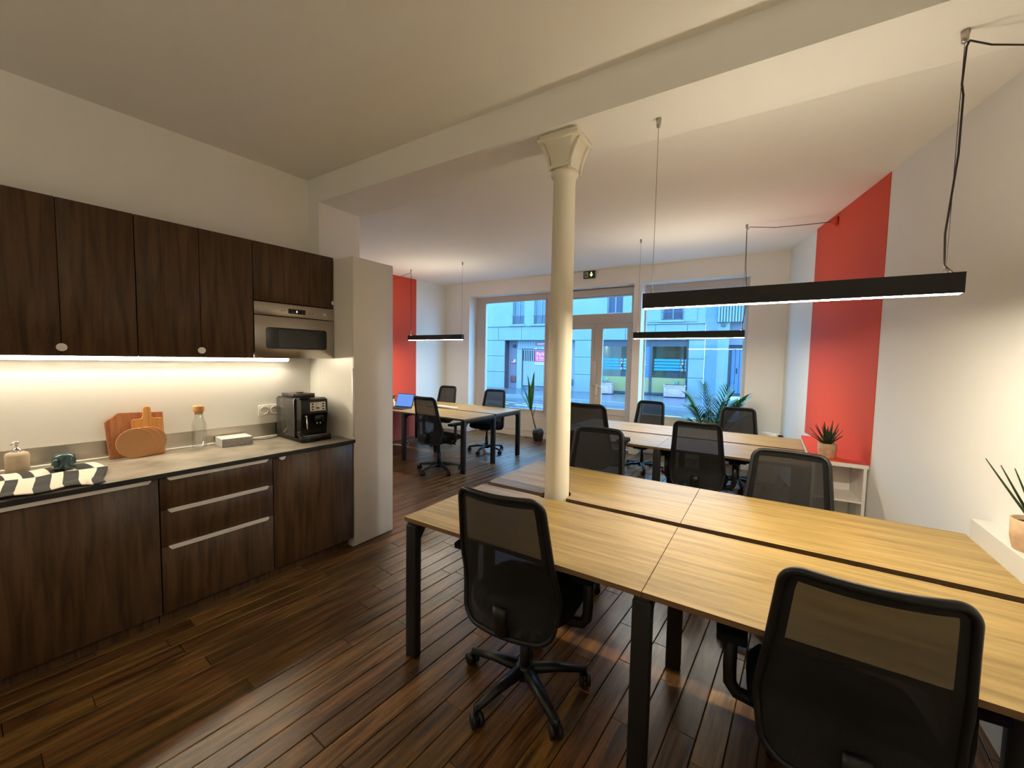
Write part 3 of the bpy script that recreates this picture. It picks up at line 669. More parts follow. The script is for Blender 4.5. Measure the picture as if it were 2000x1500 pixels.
def make_chair():
    t = thing('office_chair', '-', 'chair', (0, 0, 0))
    out = back_outline()
    g = G(); g.tube(out, .012, 8, closed=True, flat=(1.0, 1.0)); br = g.build('back_frame', 'plastic', t)
    # mesh panel: fill between the frame sides
    def surf(u, v):
        vv = .012+.976*v
        lim = 1.0
        if vv > .915: q = (vv-.915)/.085; lim = .76+.24*math.sqrt(max(0, 1-q*q))
        if vv < .10: q = (.10-vv)/.10; lim = .70+.30*math.sqrt(max(0, 1-q*q))
        return backpt((2*u-1)*lim, vv)
    g = G(); g.grid(surf, 12, 30); g.build('mesh_panel', 'mesh', br)
    # sewn dark border of the mesh
    g = G()
    for s_ in (0, 1):
        def bord(u, v, s_=s_):
            a = surf(.0+u*.085 if s_ == 0 else 1-u*.085, v); return (a[0], a[1]+.003, a[2])
        g.grid(bord, 1, 24)
    g.grid(lambda u, v: tuple(Vector(surf(u, .955+v*.045))+Vector((0, .003, 0))), 12, 2); g.build('mesh_border', 'fabric', br)
    # spine and lumbar support
    g = G(); g.tube([(0, -.02, .385), (0, -.16, .385), (0, -.245, .42), (0, -.262, .50), (0, -.258, .54)], .022, 8, flat=(1.6, .7)); g.build('back_support', 'plastic', t)
    # seat
    g = G(); n = 26; prof = []
    def ring(sc, z, yo=0, front=0):
        r = []
        for i in range(n):
            a = 2*PI*i/n; c, s = math.cos(a), math.sin(a); q = 3.4; rad = (abs(c)**q+abs(s)**q)**(-1/q)
            x = .245*sc*rad*c; y = .235*sc*rad*s+.04+yo
            zz = z-(.028*max(0, (y-.14)/.13)**2 if front else 0)
            r.append((x, y, zz))
        return r
    rings = [ring(.80, .425), ring(.93, .43), ring(1.0, .452, 0, 1), ring(1.0, .478, 0, 1), ring(.95, .496, 0, 1), ring(.75, .503, 0, 1), ring(.3, .500), ring(.01, .499)]
    vs = [p for r in rings for p in r]; fs = [(j*n+i, j*n+(i+1) % n, (j+1)*n+(i+1) % n, (j+1)*n+i) for j in range(len(rings)-1) for i in range(n)]+[tuple(range(n-1, -1, -1))]
    g.add(vs, fs, True); g.build('seat', 'fabric', t)
    g = G(); g.bbox(-.09, .09, -.12, .12, .372, .424, .012); me = g.build('mechanism', 'plastic', t)
    g = G(); g.tube([(.08, .03, .395), (.20, .03, .392), (.245, .03, .388)], .006, 6); g.bbox(.235, .285, .018, .042, .382, .394, .004); g.build('lever', 'plastic', me)
    for s in (-1, 1):
        g = G(); g.tube([(s*.08, .0, .405), (s*.22, .0, .405), (s*.275, .0, .415), (s*.297, .0, .445), (s*.300, .0, .50), (s*.300, .0, .655)], .018, 8, flat=(1, 1.3)); a = g.build('armrest', 'plastic', t)
        g = G(); g.prism([(s*.255+0, -.11), (s*.345, -.11), (s*.350, .06), (s*.330, .125), (s*.270, .125), (s*.250, .06)] if s > 0 else [(-.345, -.11), (-.255, -.11), (-.250, .06), (-.270, .125), (-.330, .125), (-.350, .06)], .650, .680); g.build('arm_pad', 'fabric', a, bevel=.008)
    g = G(); g.cyl((0, 0, .09), (0, 0, .26), .026, 14); g.cyl((0, 0, .26), (0, 0, .38), .016, 12); g.build('gas_lift', 'black', t)
    g = G(); g.lathe([(.0, .062), (.045, .062), (.048, .085), (.044, .118), (.03, .125), (0, .125)], 20, cap=False)
    for k in range(5):
        a = 2*PI*k/5+PI/2; c, s = math.cos(a), math.sin(a)
        g.tube([(c*.03, s*.03, .100), (c*.16, s*.16, .094), (c*.295, s*.295, .072)], .02, 6, radii=[.034, .027, .020], flat=(1, .7)); g.cyl((c*.295, s*.295, .05), (c*.295, s*.295, .085), .011, 8)
    g.build('star_base', 'plastic', t)
    for k in range(5):
        a = 2*PI*k/5+PI/2; c, s = math.cos(a), math.sin(a); b = a*2.3+.7; ux, uy = math.cos(b), math.sin(b)
        cx, cy = c*.295-uy*.012, s*.295+ux*.012
        g = G()
        for q in (-1, 1): g.cyl((cx+q*ux*.007, cy+q*uy*.007, .029), (cx+q*ux*.025, cy+q*uy*.025, .029), .029, 14)
        g.cyl((cx-ux*.008, cy-uy*.008, .036), (cx+ux*.008, cy+uy*.008, .036), .018, 8); g.build('caster', 'plastic', t)
    return t
chair0 = make_chair()
CH = [ # x, y, rz(facing, 0 = +Y), dz, base turn, label
 (-.915, 1.62, 4, 0, 'nearest black mesh office chair on the kitchen side of the foreground desk'),
 (.235, 1.625, 4, -.012, 'large black mesh office chair cut off by the lower right of the frame'),
 (.12, 2.70, 176, 0, 'mesh office chair at the far side of the foreground desk, before the potted succulent'),
 (-1.10, 2.80, 182, 0, 'mesh office chair at the far side of the foreground desk, just right of the column'),
 (-1.49, 4.02, 0, .115, 'tall-set mesh office chair half hidden by the column, at the desk beyond'),
 (-.515, 4.25, 0, 0, 'mesh office chair on the near side of the middle desk, in line with the palm'),
 (-1.49, 5.95, 172, -.055, 'mesh office chair behind the middle desk, in front of the glass door'),
 (-.27, 5.86, 187, -.055, 'mesh office chair at the far side of the middle desk, right of the palm'),
 (-3.80, 4.18, -2, .02, 'mesh office chair on the near side of the laptop desk'),
 (-5.12, 5.60, 181, 0, 'mesh office chair at the far side of the laptop desk, nearest the red wall stripe'),
 (-3.98, 5.56, 186, 0, 'mesh office chair at the far side of the laptop desk, under the shop window'),
]
for k, (x, y, a, dz, lab) in enumerate(CH):
    c = chair0 if k == 0 else copy_tree(chair0)
    c.location = (x, y, 0); c.rotation_euler = (0, 0, math.radians(a))
    for ch in c.children:
        st = ch.name.split('.')[0]
        if dz and st in ('back_frame', 'back_support', 'seat', 'mechanism', 'armrest'): ch.location.z += dz
        if dz and st == 'gas_lift': ch.scale.z = (.38+dz)/.38; ch.location.z -= .09*(ch.scale.z-1)
    tag(c, lab, 'chair', 'black mesh office chairs around the desks')
    spin = [17, 28, 10, 40, 22, 12, 30, 8, 34, 20, 3][k]
    for ch in c.children:
        if ch.name.split('.')[0] in ('star_base', 'caster'): ch.rotation_euler = (0, 0, math.radians(spin))

# ------------------------------------------------------------------ pendant lamps
def pendant(label, xa, xb, y, z0, brl, brr, ceil_y, cable):
    L = xb-xa; t = thing('pendant_lamp', label, 'lamp', ((xa+xb)/2, y, z0), 0, 'black linear pendant lamps'); h = L/2; H = .080
    g = G(); w = .032
    g.box(-h+.004, h-.004, -w+.004, w-.004, H-.018, H-.009); g.box(-h, h, -w, -w+.004, 0, H); g.box(-h, h, w-.004, w, 0, H); g.box(-h, -h+.004, -w+.004, w-.004, 0, H); g.box(h-.004, h, -w+.004, w-.004, 0, H)
    g.build('housing', 'black', t)
    g = G(); g.box(-h+.005, h-.005, -.0135, .0135, -.0015, .006); g.build('diffuser', 'led', t)
    g = G(); g.box(-h+.004, h-.004, -w+.004, -.0135, .001, .004); g.box(-h+.004, h-.004, .0135, w-.004, .001, .004); g.build('bottom_flange', 'black', t)['kind'] = 'stuff'
    g = G(); g.box(-h+.03, h-.03, -w+.006, w-.006, H-.0088, H-.007); g.build('added_top_glow', 'added_uplight' if y < 3 else 'added_uplight_back', t)  # glowing top added to throw extra light on the ceiling
    cz = ceil_y-z0
    for k, bx in enumerate((brl, brr)):
        x = bx-(xa+xb)/2
        g = G(); g.cyl((x, 0, H-.009), (x, 0, H+.02), .008, 10); g.build('wire_clamp', 'steel', t)
        g = G(); g.cyl((x, 0, cz-.045), (x, 0, cz-.002), .010, 10, r1=.014); g.build('ceiling_gripper', 'steel', t)
        g = G(); g.cyl((x, 0, H+.015), (x, 0, cz-.04), .0012, 6); g.build('suspension_wire', 'wire', t)
    g = G(); pts = []
    for i in range(len(cable)-1):
        a, b = Vector(cable[i]), Vector(cable[i+1])
        for q in range(6): pts.append(a.lerp(b, q/6))
    pts.append(Vector(cable[-1])); o = Vector(((xa+xb)/2, y, z0))
    g.tube([p-o for p in pts], .0035, 6); g.build('power_cable', 'cable', t)
    return t
pendant('long black linear pendant lamp over the foreground desk', -.595, .627, 2.296, 1.862, -.553, .578, 2.862,
        [(.600, 2.296, 1.942), (.572, 2.296, 1.975), (.568, 2.300, 2.10), (.585, 2.292, 2.40), (.586, 2.296, 2.62), (.578, 2.29, 2.66), (.584, 2.296, 2.80), (.592, 2.30, 2.822), (.66, 2.33, 2.80), (.80, 2.36, 2.765), (1.0, 2.40, 2.75)])
pendant('black linear pendant lamp over the middle desk, in front of the shop window', -1.43, -.232, 5.10, 1.852, -1.385, -.265, zc(5.10),
        [(-.25, 5.10, 1.935), (-.262, 5.10, 1.99), (-.225, 5.11, 2.25), (-.255, 5.10, 2.6), (-.262, 5.10, 3.0), (-.24, 5.10, 3.03), (.0, 5.12, 2.995), (.3, 5.13, 2.985), (.465, 5.14, 2.985)])
pendant('black linear pendant lamp over the laptop desk, before the left red stripe', -5.231, -4.052, 4.98, 1.862, -5.19, -4.075, zc(4.98),
        [(-5.2, 4.98, 1.945), (-5.185, 4.98, 2.1), (-5.185, 4.98, 2.98), (-5.20, 4.98, 3.0), (-5.45, 4.97, 2.95), (-5.80, 4.96, 2.9)])
# wall fixing of the middle lamp's cable
g = G(); g.lathe([(.0, 0), (.045, 0), (.045, .012), (.02, .05), (0, .05)], 16, cap=False); o = g.build('cable_rose', 'red', loc=(wr(5.14)-.004, 5.14, 2.985), rot=(0, -PI/2, 0)); tag(o, 'red painted cable outlet high on the right red stripe', 'cable outlet')

def brightener(x, y, lab):  # unseen fill lamp, added only to brighten the kitchen ceiling
    t = thing('added_fill_lamp', lab, 'lamp', (x, y, 0))
    g = G(); g.lathe([(0, 0), (.14, 0), (.14, .02), (.02, .03), (0, .03)], 24, cap=False); g.build('base', 'black', t)
    g = G(); g.cyl((0, 0, .02), (0, 0, 1.72), .012, 12); g.build('pole', 'black', t)
    g = G(); g.lathe([(.02, 1.70), (.10, 1.74), (.16, 1.82), (.155, 1.82), (.09, 1.76), (0, 1.73)], 28, cap=False); g.build('bowl_shade', 'black', t)
    g = G(); g.lathe([(0, 1.785), (.115, 1.79), (.0, 1.80)], 24, cap=False); g.build('light_disc', 'fill_glow', t)
brightener(-1.9, -1.9, 'black uplighter added as unseen fill light behind the camera, kitchen side')
brightener(.7, -1.7, 'black uplighter added as unseen fill light behind the camera, near the white ledge')

# ------------------------------------------------------------------ ledges along the right wall
g = G(); g.prism([(.868, -1.2), (wr(-1.2)-.001, -1.2), (wr(2.826)-.001, 2.826), (.868, 2.826)], 0, .845)
o = g.build('wall_ledge', 'ledge', bevel=.003); tag(o, 'white boxed-in ledge along the wall at the right end of the foreground desk', 'ledge')
t = thing('shelf_unit', 'low white shelf unit with coral red top at the end of the middle desk', 'shelf')
xf = .345; yf = 4.10; yb = 5.42
def wq(y): return wr(y)-.006
g = G(); g.prism([(xf, yf+.004), (wq(yf), yf+.004), (wq(yb), yb), (xf, yb)], .770, .800); g.build('top', 'red', t)
g = G(); g.prism([(xf, yf), (wq(yf), yf), (wq(yf), yf+.004), (xf, yf+.004)], .770, .800); g.build('top_edge', 'lacquer', t)
for x0 in (xf, wq(yf)-.03):
    g = G(); g.box(x0, x0+.02, yf, yf+.35, 0, .77); g.build('side_panel', 'lacquer', t)
g = G(); g.box(xf+.02, wq(yf)-.06, yf+.34, yf+.352, .02, .77); g.build('back_panel', 'lacquer', t)
for z in (.06, .49):
    g = G(); g.box(xf+.02, wq(yf)-.03, yf+.005, yf+.34, z, z+.016); g.build('shelf', 'lacquer', t)

# ------------------------------------------------------------------ plants
def blade(g, p0, d, L, w, bend=0.25, n=8, fold=.3, z_dn=0, taper=1.0):
    """a long pointed leaf from p0 along d"""
    d = Vector(d).normalized(); side = d.cross(Vector((0, 0, 1)))
    if side.length < .1: side = Vector((1, 0, 0))
    side.normalize(); p = Vector(p0); vs = []; fs = []; dirv = d.copy(); nrm = side.cross(d).normalized()
    for i in range(n+1):
        s = i/n; ww = w*(math.sin(min(1, s*1.0+.12)*PI)**.7 if s < .85 else (1-s)/.15*.55) if taper == 1.0 else w*(1-s)**.75
        if i == n: ww = w*.02
        up = side.cross(dirv).normalized()
        vs += [p-side*ww+up*ww*fold, p.copy(), p+side*ww+up*ww*fold]
        p = p+dirv*(L/n); dirv = (dirv+Vector((0, 0, -bend/n))).normalized()
    for i in range(n): a = i*3; fs += [(a, a+1, a+4, a+3), (a+1, a+2, a+5, a+4)]
    g.add(vs, fs, True)
def leaf_obj(name, parent, mat, *a, thick=.0012, **k):
    g = G(); blade(g, *a, **k); o = g.build(name, mat, parent); s = o.modifiers.new('s', 'SOLIDIFY'); s.thickness = thick; return o
def potplant(label, loc, r, h, leaves, mat='leafdark', seed=1, potmat='pot', lw=.008, Lr=(.12, .2), tilt=(10, 60)):
    rnd = random.Random(seed); t = thing('potted_succulent', label, 'plant', loc)
    g = G(); g.lathe([(r*.86, 0), (r, h*.5), (r*1.02, h), (r*.92, h), (r*.90, h*.86), (0, h*.86)], 28, cap=False); g.lathe([(0, 0.0005), (r*.86, 0.0005)], 28, cap=False); g.build('pot', potmat, t)
    g = G(); g.lathe([(r*.89, h*.87), (r*.4, h*.9), (0, h*.9)], 18, cap=False); g.build('soil', 'soil', t)
    for k in range(leaves):
        az = 2*PI*(k*.382+rnd.random()*.05); ti = math.radians(tilt[0]+(tilt[1]-tilt[0])*((k+.5)/leaves))
        L = rnd.uniform(*Lr)*(1.15-.35*k/leaves)
        dd = (math.cos(az)*math.sin(ti), math.sin(az)*math.sin(ti), math.cos(ti))
        leaf_obj('leaf', t, mat, (math.cos(az)*r*.15, math.sin(az)*r*.15, h*.86), dd, L, lw, bend=-.15, n=6, fold=.6, taper=0, thick=.003)
    return t
potplant('small spiky dark succulent in a beige pot on the red shelf top', (.455, 4.285, .800), .066, .118, 26, seed=3, lw=.013, Lr=(.13, .20), tilt=(4, 62))
# snake plant on the ledge
t = thing('snake_plant', 'snake plant in a beige pot on the white wall ledge', 'plant', (.938, 2.45, .8455))
r, h = .072, .125
g = G(); g.lathe([(r*.86, 0), (r, h*.4), (r*1.03, h), (r*.94, h), (r*.92, h*.85), (0, h*.85)], 28, cap=False); g.lathe([(0, 0.0005), (r*.86, 0.0005)], 28, cap=False); g.build('pot', 'pot', t)
g = G(); g.lathe([(r*.9, h*.86), (0, h*.9)], 18, cap=False); g.build('soil', 'soil', t)
for dx, dy, tx, L in ((-.012, 0, -.60, .285), (-.008, .01, -.46, .245), (.0, .0, -.34, .23), (.008, 0, .08, .28), (.012, .01, .12, .26), (.0, -.02, .02, .30)):
    leaf_obj('leaf', t, 'leafdark', (dx, dy, h*.85), (tx, .05, 1), L, .013, bend=-.1, n=7, fold=.5, taper=0, thick=.003)
# corn plant by the window
t = thing('corn_plant', 'young potted plant with long upright leaves, on the floor by the wide shop window', 'plant', (-3.665, 6.80, 0))
g = G(); g.lathe([(.082, .01), (.098, .10), (.110, .17), (.104, .21), (.08, .245), (.03, .262), (0, .262)], 24, cap=False); g.build('pot', 'potblack', t)
g = G(); g.lathe([(.10, 0), (.115, .012), (.11, .014), (0, .012)], 24, cap=False); g.build('saucer', plain('terracotta_saucer', (.22, .07, .04, 1), .6), t)
g = G(); g.tube([(-.035, 0, .2), (-.085, 0, .34), (-.12, 0, .46), (-.165, 0, .62)], .012, 8, radii=[.014, .013, .012, .012]); g.build('stem', 'stem', t)
for p0, tip, w in (((-.165, 0, .60), (-.093, -.03, 1.33), .052), ((-.165, 0, .60), (-.255, .0, 1.26), .055), ((-.16, 0, .62), (-.20, -.02, 1.12), .045), ((-.165, 0, .60), (-.39, 0, 1.13), .032), ((-.165, 0, .58), (-.475, 0, 1.0), .030), ((-.12, 0, .46), (-.045, -.02, .70), .010), ((-.12, 0, .46), (-.09, .02, .68), .008)):
    v = Vector(tip)-Vector(p0); leaf_obj('leaf', t, 'leaf', p0, v+Vector((0, 0, v.length*.05)), v.length*1.02, w, bend=.12, n=9, fold=.35)
# areca palm
t = thing('areca_palm', 'bushy green palm standing behind the middle desk at the right shop window', 'plant', (-.66, 6.50, 0))
g = G(); g.lathe([(.12, 0), (.15, .28), (.16, .30), (.15, .30), (.14, .26), (0, .26)], 24, cap=False); g.build('pot', 'potblack', t)
g = G(); g.lathe([(.142, .262), (0, .27)], 18, cap=False); g.build('soil', 'soil', t)
rnd = random.Random(11)
FR = [(-.34, .02, .48, .95), (-.12, .05, .62, .9), (.42, -.05, .50, 1.05), (.30, .1, .42, .95), (.20, -.12, .60, .85), (-.30, -.1, .12, .8), (-.2, -.2, .3, .75), (.10, -.15, .40, .8), (-.05, .12, .45, .9), (.44, .02, .22, .9), (.25, -.22, .15, .7), (-.38, .1, .1, .75), (-.02, -.22, .3, .7), (.36, -.15, .38, .8), (.15, .0, .36, 1), (.33, -.02, .34, 1), (-.25, -.05, .30, 1), (.05, -.1, .22, 1), (.40, -.1, .46, 1), (.22, .05, .5, 1), (-.1, -.12, .2, 1), (.12, -.2, .14, 1), (-.33, .05, .30, 1)]
for dx, dy, dz, q in FR:
    g = G(); p0 = Vector((rnd.uniform(-.03, .03), rnd.uniform(-.03, .03), .27)); tip = Vector((dx*1.02, dy, .60+dz*1.02))
    top = p0.lerp(tip, .55)+Vector((0, 0, .20)); pts = []
    for k in range(15):
        s = k/14; pts.append(p0*(1-s)**2+top*2*s*(1-s)+tip*s*s)
    g.tube(pts, .004, 5, radii=[.005*(1-.7*k/14) for k in range(15)])
    for k in range(4, 15):
        tdir = (pts[min(k+1, 14)]-pts[k-1]).normalized(); sd = tdir.cross(Vector((0, 0, 1))).normalized()
        for s in (-1, 1):
            LL = .24*math.sin(PI*min(1, (k-2.5)/13))+.07
            blade(g, pts[k], tdir*.75+sd*s*.8+Vector((0, 0, .12)), LL, .010, bend=.5, n=4, fold=.2, taper=0)
    o = g.build('frond', 'leaf', t)

# ------------------------------------------------------------------ things on and under the laptop desk
t = thing('laptop', 'open laptop with a blue screen on the laptop desk', 'laptop', (-4.98, 4.62, .7505), math.radians(8))
g = G(); g.bbox(-.17, .17, -.23, 0, 0, .014, .004); bs = g.build('keyboard_base', 'black', t)
g = G()
for a in range(12):
    for b in range(4): g.box(-.145+a*.0245, -.124+a*.0245, -.05-b*.024, -.03-b*.024, .0142, .0155)
g.build('keys', 'plastic', bs)['kind'] = 'stuff'
sc_ = thing('lid_tmp', None, None); bpy.data.objects.remove(sc_)
g = G(); g.bbox(-.17, .17, -.003, .005, 0, .225, .003); ld = g.build('lid', 'black', t, loc=(0, .002, .012), rot=(math.radians(-20), 0, 0))
g = G(); g.box(-.160, .160, -.0045, -.0034, .012, .214); g.build('screen', 'screen', ld)
t = thing('bud_vase', 'small white vase with green leaves beside the laptop', 'vase', (-5.26, 4.66, .7505))
g = G(); g.lathe([(.02, 0), (.032, .03), (.03, .07), (.014, .10), (.018, .12), (.014, .12), (.01, .10), (0, .09)], 18, cap=False); g.build('vase', 'lacquer', t)
for k in range(6):
    a = k*1.05; leaf_obj('leaf', t, 'leaf', (0, 0, .11), (math.cos(a)*.5, math.sin(a)*.5, 1), .11, .012, n=5)
t = thing('cable_tray', 'white cable tray lying in the middle of the laptop desk', 'cable tray', (-4.40, 5.02, .7505), math.radians(-8))
g = G(); g.bbox(-.22, .22, -.04, .04, 0, .035, .006); g.build('tray', 'lacquer', t)
for k in (-.12, -.04, .04, .12):
    g = G(); g.lathe([(.017, .0352), (.015, .031), (0, .031)], 14, cap=False); g.build('outlet', 'socket', t, loc=(k, 0, .0005))
g = G(); g.tube([(-4.75, 4.42, .7545), (-4.68, 4.40, .7545), (-4.62, 4.46, .7545), (-4.70, 4.52, .7545), (-4.60, 4.56, .7545), (-4.5, 4.50, .7545), (-4.55, 4.7, .7545), (-4.58, 4.95, .7545)], .0035, 6)
o = g.build('charging_cable', 'wcable'); tag(o, 'white charging cable curled beside the laptop', 'cable')
g = G(); g.tube([(-5.65, 4.9, .006), (-5.55, 5.02, .006), (-5.42, 5.0, .006), (-5.40, 5.15, .006), (-5.6, 5.3, .006), (-5.80, 5.35, .006)], .006, 6)
o = g.build('floor_cable', 'wcable'); tag(o, 'white cable lying on the floor under the laptop desk', 'cable')
t = thing('router_box', 'white plastic box with a dark plug behind the middle desk near the window corner', 'box', (.07, 6.35, 0), math.radians(-25))
g = G(); g.bbox(-.10, .10, -.05, .05, 0, .66, .012); g.build('casing', 'lacquer', t)
g = G(); g.bbox(.10, .15, -.02, .02, .62, .65, .006); g.build('plug', 'plastic', t)

# ------------------------------------------------------------------ outside: street
g = G(); g.box(-40, 30, 7.2, 10.2, -.12, -.02); struct(g.build('pavement_near', 'pave'))
g = G(); g.box(-40, 30, 10.2, 15.2, -.3, -.12); struct(g.build('road', 'asphalt'))
g = G(); g.box(-40, 30, 15.2, 30, -.12, -.0); struct(g.build('pavement_far', 'pave'))
g = G(); g.box(-40, 30, 15.0, 15.2, -.12, .012); struct(g.build('kerb_stone_line', 'kerb'))
for x in range(-14, 6, 2):
    g = G(); g.box(x+.1, x+1.8, 12.75, 12.9, -.12, -.115); g.box(x+.1, x+1.8, 13.3, 13.4, -.12, -.115); o = g.build('road_marking', 'yellow'); o['kind'] = 'structure'
# ---- facade
FO = Matrix.Translation((-14.5, 18., 0)) @ Matrix.Rotation(math.radians(8), 4, 'Z')   # x along the street, y into the building
def fthing(name, label, cat, s, n, z, group=None):
    o = thing(name, label, cat, group=group); o.matrix_world = FO @ Matrix.Translation((s, n, z)); return o
B = fthing('apartment_building', 'pale stone fronted building across the street with garage and shop', 'building', 0, 0, 0)
def fb(name, mat, s0, s1, n0, n1, z0, z1, parent=None, bevel=0):
    g = G(); g.box(s0, s1, n0, n1, z0, z1); return g.build(name, mat, parent or B, bevel=bevel)
# ground floor blocks of the piers, joints recessed
g = G(); g.box(-6, 12.22, .09, .5, 0, 3.4); 
g = G(); g.box(-6, 2.5, .03, .6, 0, 2.57); g.box(6.35, 7.62, .03, .6, 0, 2.57); g.box(11.58, 12.22, .03, .6, 0, 2.57); g.box(-6, 12.22, .03, .6, 2.57, 3.32); g.build('pier_core', 'joint', B)
for s0, s1 in ((-6, -3.2), (-3.18, -.35), (-.33, 2.5), (6.35, 7.62), (11.58, 12.22)):
    for z0, z1 in ((.0, .855), (.875, 1.715), (1.735, 2.545)):
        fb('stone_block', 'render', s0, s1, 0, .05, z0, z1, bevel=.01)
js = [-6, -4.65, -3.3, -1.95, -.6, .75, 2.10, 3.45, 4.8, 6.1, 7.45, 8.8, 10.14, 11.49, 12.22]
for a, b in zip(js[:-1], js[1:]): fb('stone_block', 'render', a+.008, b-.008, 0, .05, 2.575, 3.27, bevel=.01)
fb('ledge', 'render', -6, 12.24, -.05, .1, 3.29, 3.34)
# upper wall with window openings
holes = [(2.93, 3.59, 3.40, 5.3), (4.14, 4.86, 3.40, 5.3), (7.90, 8.65, 3.84, 5.5), (10.43, 11.29, 3.46, 5.3), (-2, -1.3, 3.4, 5.3)]
g = G(); xs = sorted({-6, 12.24, *[h[0] for h in holes], *[h[1] for h in holes]}); zs = sorted({3.34, 5.9, *[h[2] for h in holes], *[h[3] for h in holes]})
for i in range(len(xs)-1):
    for j in range(len(zs)-1):
        cx, cz = (xs[i]+xs[i+1])/2, (zs[j]+zs[j+1])/2
        if not any(h[0] < cx < h[1] and h[2] < cz < h[3] for h in holes): g.box(xs[i], xs[i+1], 0, .45, zs[j], zs[j+1])
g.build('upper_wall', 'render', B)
for k, (a, b, c, e) in enumerate(holes):
    dark = k in (2, 3)
    wf = G(); wf.box(a, b, .16, .2, c, c+.05); wf.box(a, a+.05, .16, .2, c, e); wf.box(b-.05, b, .16, .2, c, e); wf.box((a+b)/2-.025, (a+b)/2+.025, .16, .2, c, e)
    wo = wf.build('window', 'render', B)
    fb('pane', 'darkshutter' if dark else 'winglass', a, b, .2, .22, c, e, wo)
    if not dark:
        gg = G(); gg.grid(lambda u, v: (a+.06+u*(b-a)*.42, .27+.02*math.sin(u*30), c+v*(e-c)), 20, 1); 
    fb('sill', 'render', a-.15, b+.06, -.10, .12, c-.09, c-.0, bevel=.01)
    if k in (0, 1, 3, 4):
        gg = G(); zt = c+.42 if k != 3 else c+.36; yy = -.02
        gg.box(a-.04, b+.0, yy-.012, yy+.012, zt, zt+.03); gg.box(a-.04, b, yy-.01, yy+.01, c+.04, c+.06)
        m_ = 9 if k != 3 else 10
        for q in range(m_): s = a+.02+q*(b-a-.06)/(m_-1); gg.box(s, s+.014, yy-.008, yy+.008, c+.05, zt)
        gg.build('railing', 'rail', B)
# shutters around the window above the shop
for a, b in ((9.77, 10.36), (11.34, 11.86)):
    gg = G(); gg.box(a, b, -.05, -.005, 3.38, 5.25); gg.box(a+.05, b-.05, -.06, -.05, 3.45, 4.2); gg.box(a+.05, b-.05, -.06, -.05, 4.3, 5.15); gg.build('shutter', 'render', B, bevel=.005)
# garage recess
gg = G(); gg.box(2.5, 6.35, .55, .65, 0, 2.57); gg.box(2.48, 2.5, 0, .6, 0, 2.57); gg.box(6.35, 6.37, 0, .6, 0, 2.57); gg.build('garage_recess_wall', 'renderdark', B)
for q in range(22):
    s = 3.08+q*.15
    fb('lintel_board', 'garage', s, s+.14, .40, .45, 2.14, 2.56)
fb('gate_post', 'garage', 3.06, 3.34, .36, .5, 0, 2.12); fb('gate_post', 'garage', 6.14, 6.33, .36, .5, 0, 2.12)
gd = fb('garage_gate', 'dark', 3.36, 6.12, .52, .54, .14, 2.09)
for q in range(26):
    s = 3.40+q*.106
    fb('slat', 'garage', s, s+.10, .44, .48, .16, 1.46, gd)
    if q % 1 == 0: fb('slat', 'garage', s+.035, s+.085, .44, .47, 1.46, 2.06, gd)
fb('gate_rail', 'garage', 3.36, 6.12, .43, .5, 1.44, 1.48, gd)
fb('gate_rail', 'garage', 3.36, 6.12, .43, .5, 2.05, 2.09, gd)
def text(name, s, size, mat, M4, parent=None, ext=.002):
    c = bpy.data.curves.new(name, 'FONT'); c.body = s; c.size = size; c.extrude = ext; c.align_x = 'LEFT'; c.resolution_u = 3
    o = bpy.data.objects.new(name, c); COL.objects.link(o); dg = bpy.context.evaluated_depsgraph_get(); me = bpy.data.meshes.new_from_object(o.evaluated_get(dg))
    bpy.data.objects.remove(o); me.materials.clear(); me.materials.append(M[mat]); o = bpy.data.objects.new(name, me); COL.objects.link(o)
    if parent: o.parent = parent
    o.matrix_local = M4; return o
RX = Matrix.Rotation(PI/2, 4, 'X')
t = fthing('banner', 'magenta parking rental banner with white letters on the garage gate', 'banner', 4.08, .40, 1.45)
g = G(); g.bbox(0, 1.22, 0, .02, 0, .56, .004); g.build('sheet', 'magenta', t)
text('lettering', 'Parking', .25, 'banner_w', Matrix.Translation((.09, -.003, .33)) @ RX, t)
text('lettering', 'à louer', .25, 'banner_w', Matrix.Translation((.08, -.003, .13)) @ RX, t)
g = G(); g.box(.10, .95, -.002, 0, .06, .075); g.build('underline', 'banner_w', t)
t = fthing('notice_strip', 'white paper strip below the magenta banner', 'sign', 4.08, .41, 1.30)
g = G(); g.box(0, 1.2, 0, .01, 0, .13); g.build('sheet', 'banner_w', t)
g = G()
for q in range(8): g.box(.06+q*.14, .15+q*.14, -.002, 0, .05, .085)
g.build('print', 'rail', t)
t = fthing('garage_sign', 'dull red sign on the boards above the garage gate', 'sign', 4.10, .37, 2.30)
g = G(); g.bbox(0, .66, 0, .02, 0, .18, .004); g.build('plate', 'redsign', t); g = G(); g.box(.12, .54, -.003, 0, .10, .13); g.box(.12, .50, -.003, 0, .05, .07); g.build('print', 'banner_w', t)
t = fthing('wall_poster', 'small red and white poster on the wall beside the gate', 'poster', 2.66, .53, 1.30)
g = G(); g.box(0, .27, 0, .01, 0, .26); g.build('sheet', 'redsign', t); g = G(); g.box(.01, .25, -.003, 0, .10, .14); g.box(.13, .26, -.003, 0, .15, .25); g.build('print', 'banner_w', t)
t = fthing('wall_hatch', 'rust red hatch low on the wall beside the gate', 'hatch', 2.64, .50, .30)
g = G(); g.bbox(0, .31, 0, .05, 0, .36, .008); g.build('door', 'rust', t)
t = fthing('garage_lamp', 'small round lamp above the wall poster', 'lamp', 2.85, .50, 2.28)
g = G(); g.lathe([(.09, 0), (.09, .03), (.05, .06), (0, .07)], 18, cap=False); g.build('shade', 'rail', t, rot=(PI/2, 0, 0))
t = fthing('wall_box', 'dark grey utility box on the pier between garage and door', 'box', 6.12, -.12, .28)
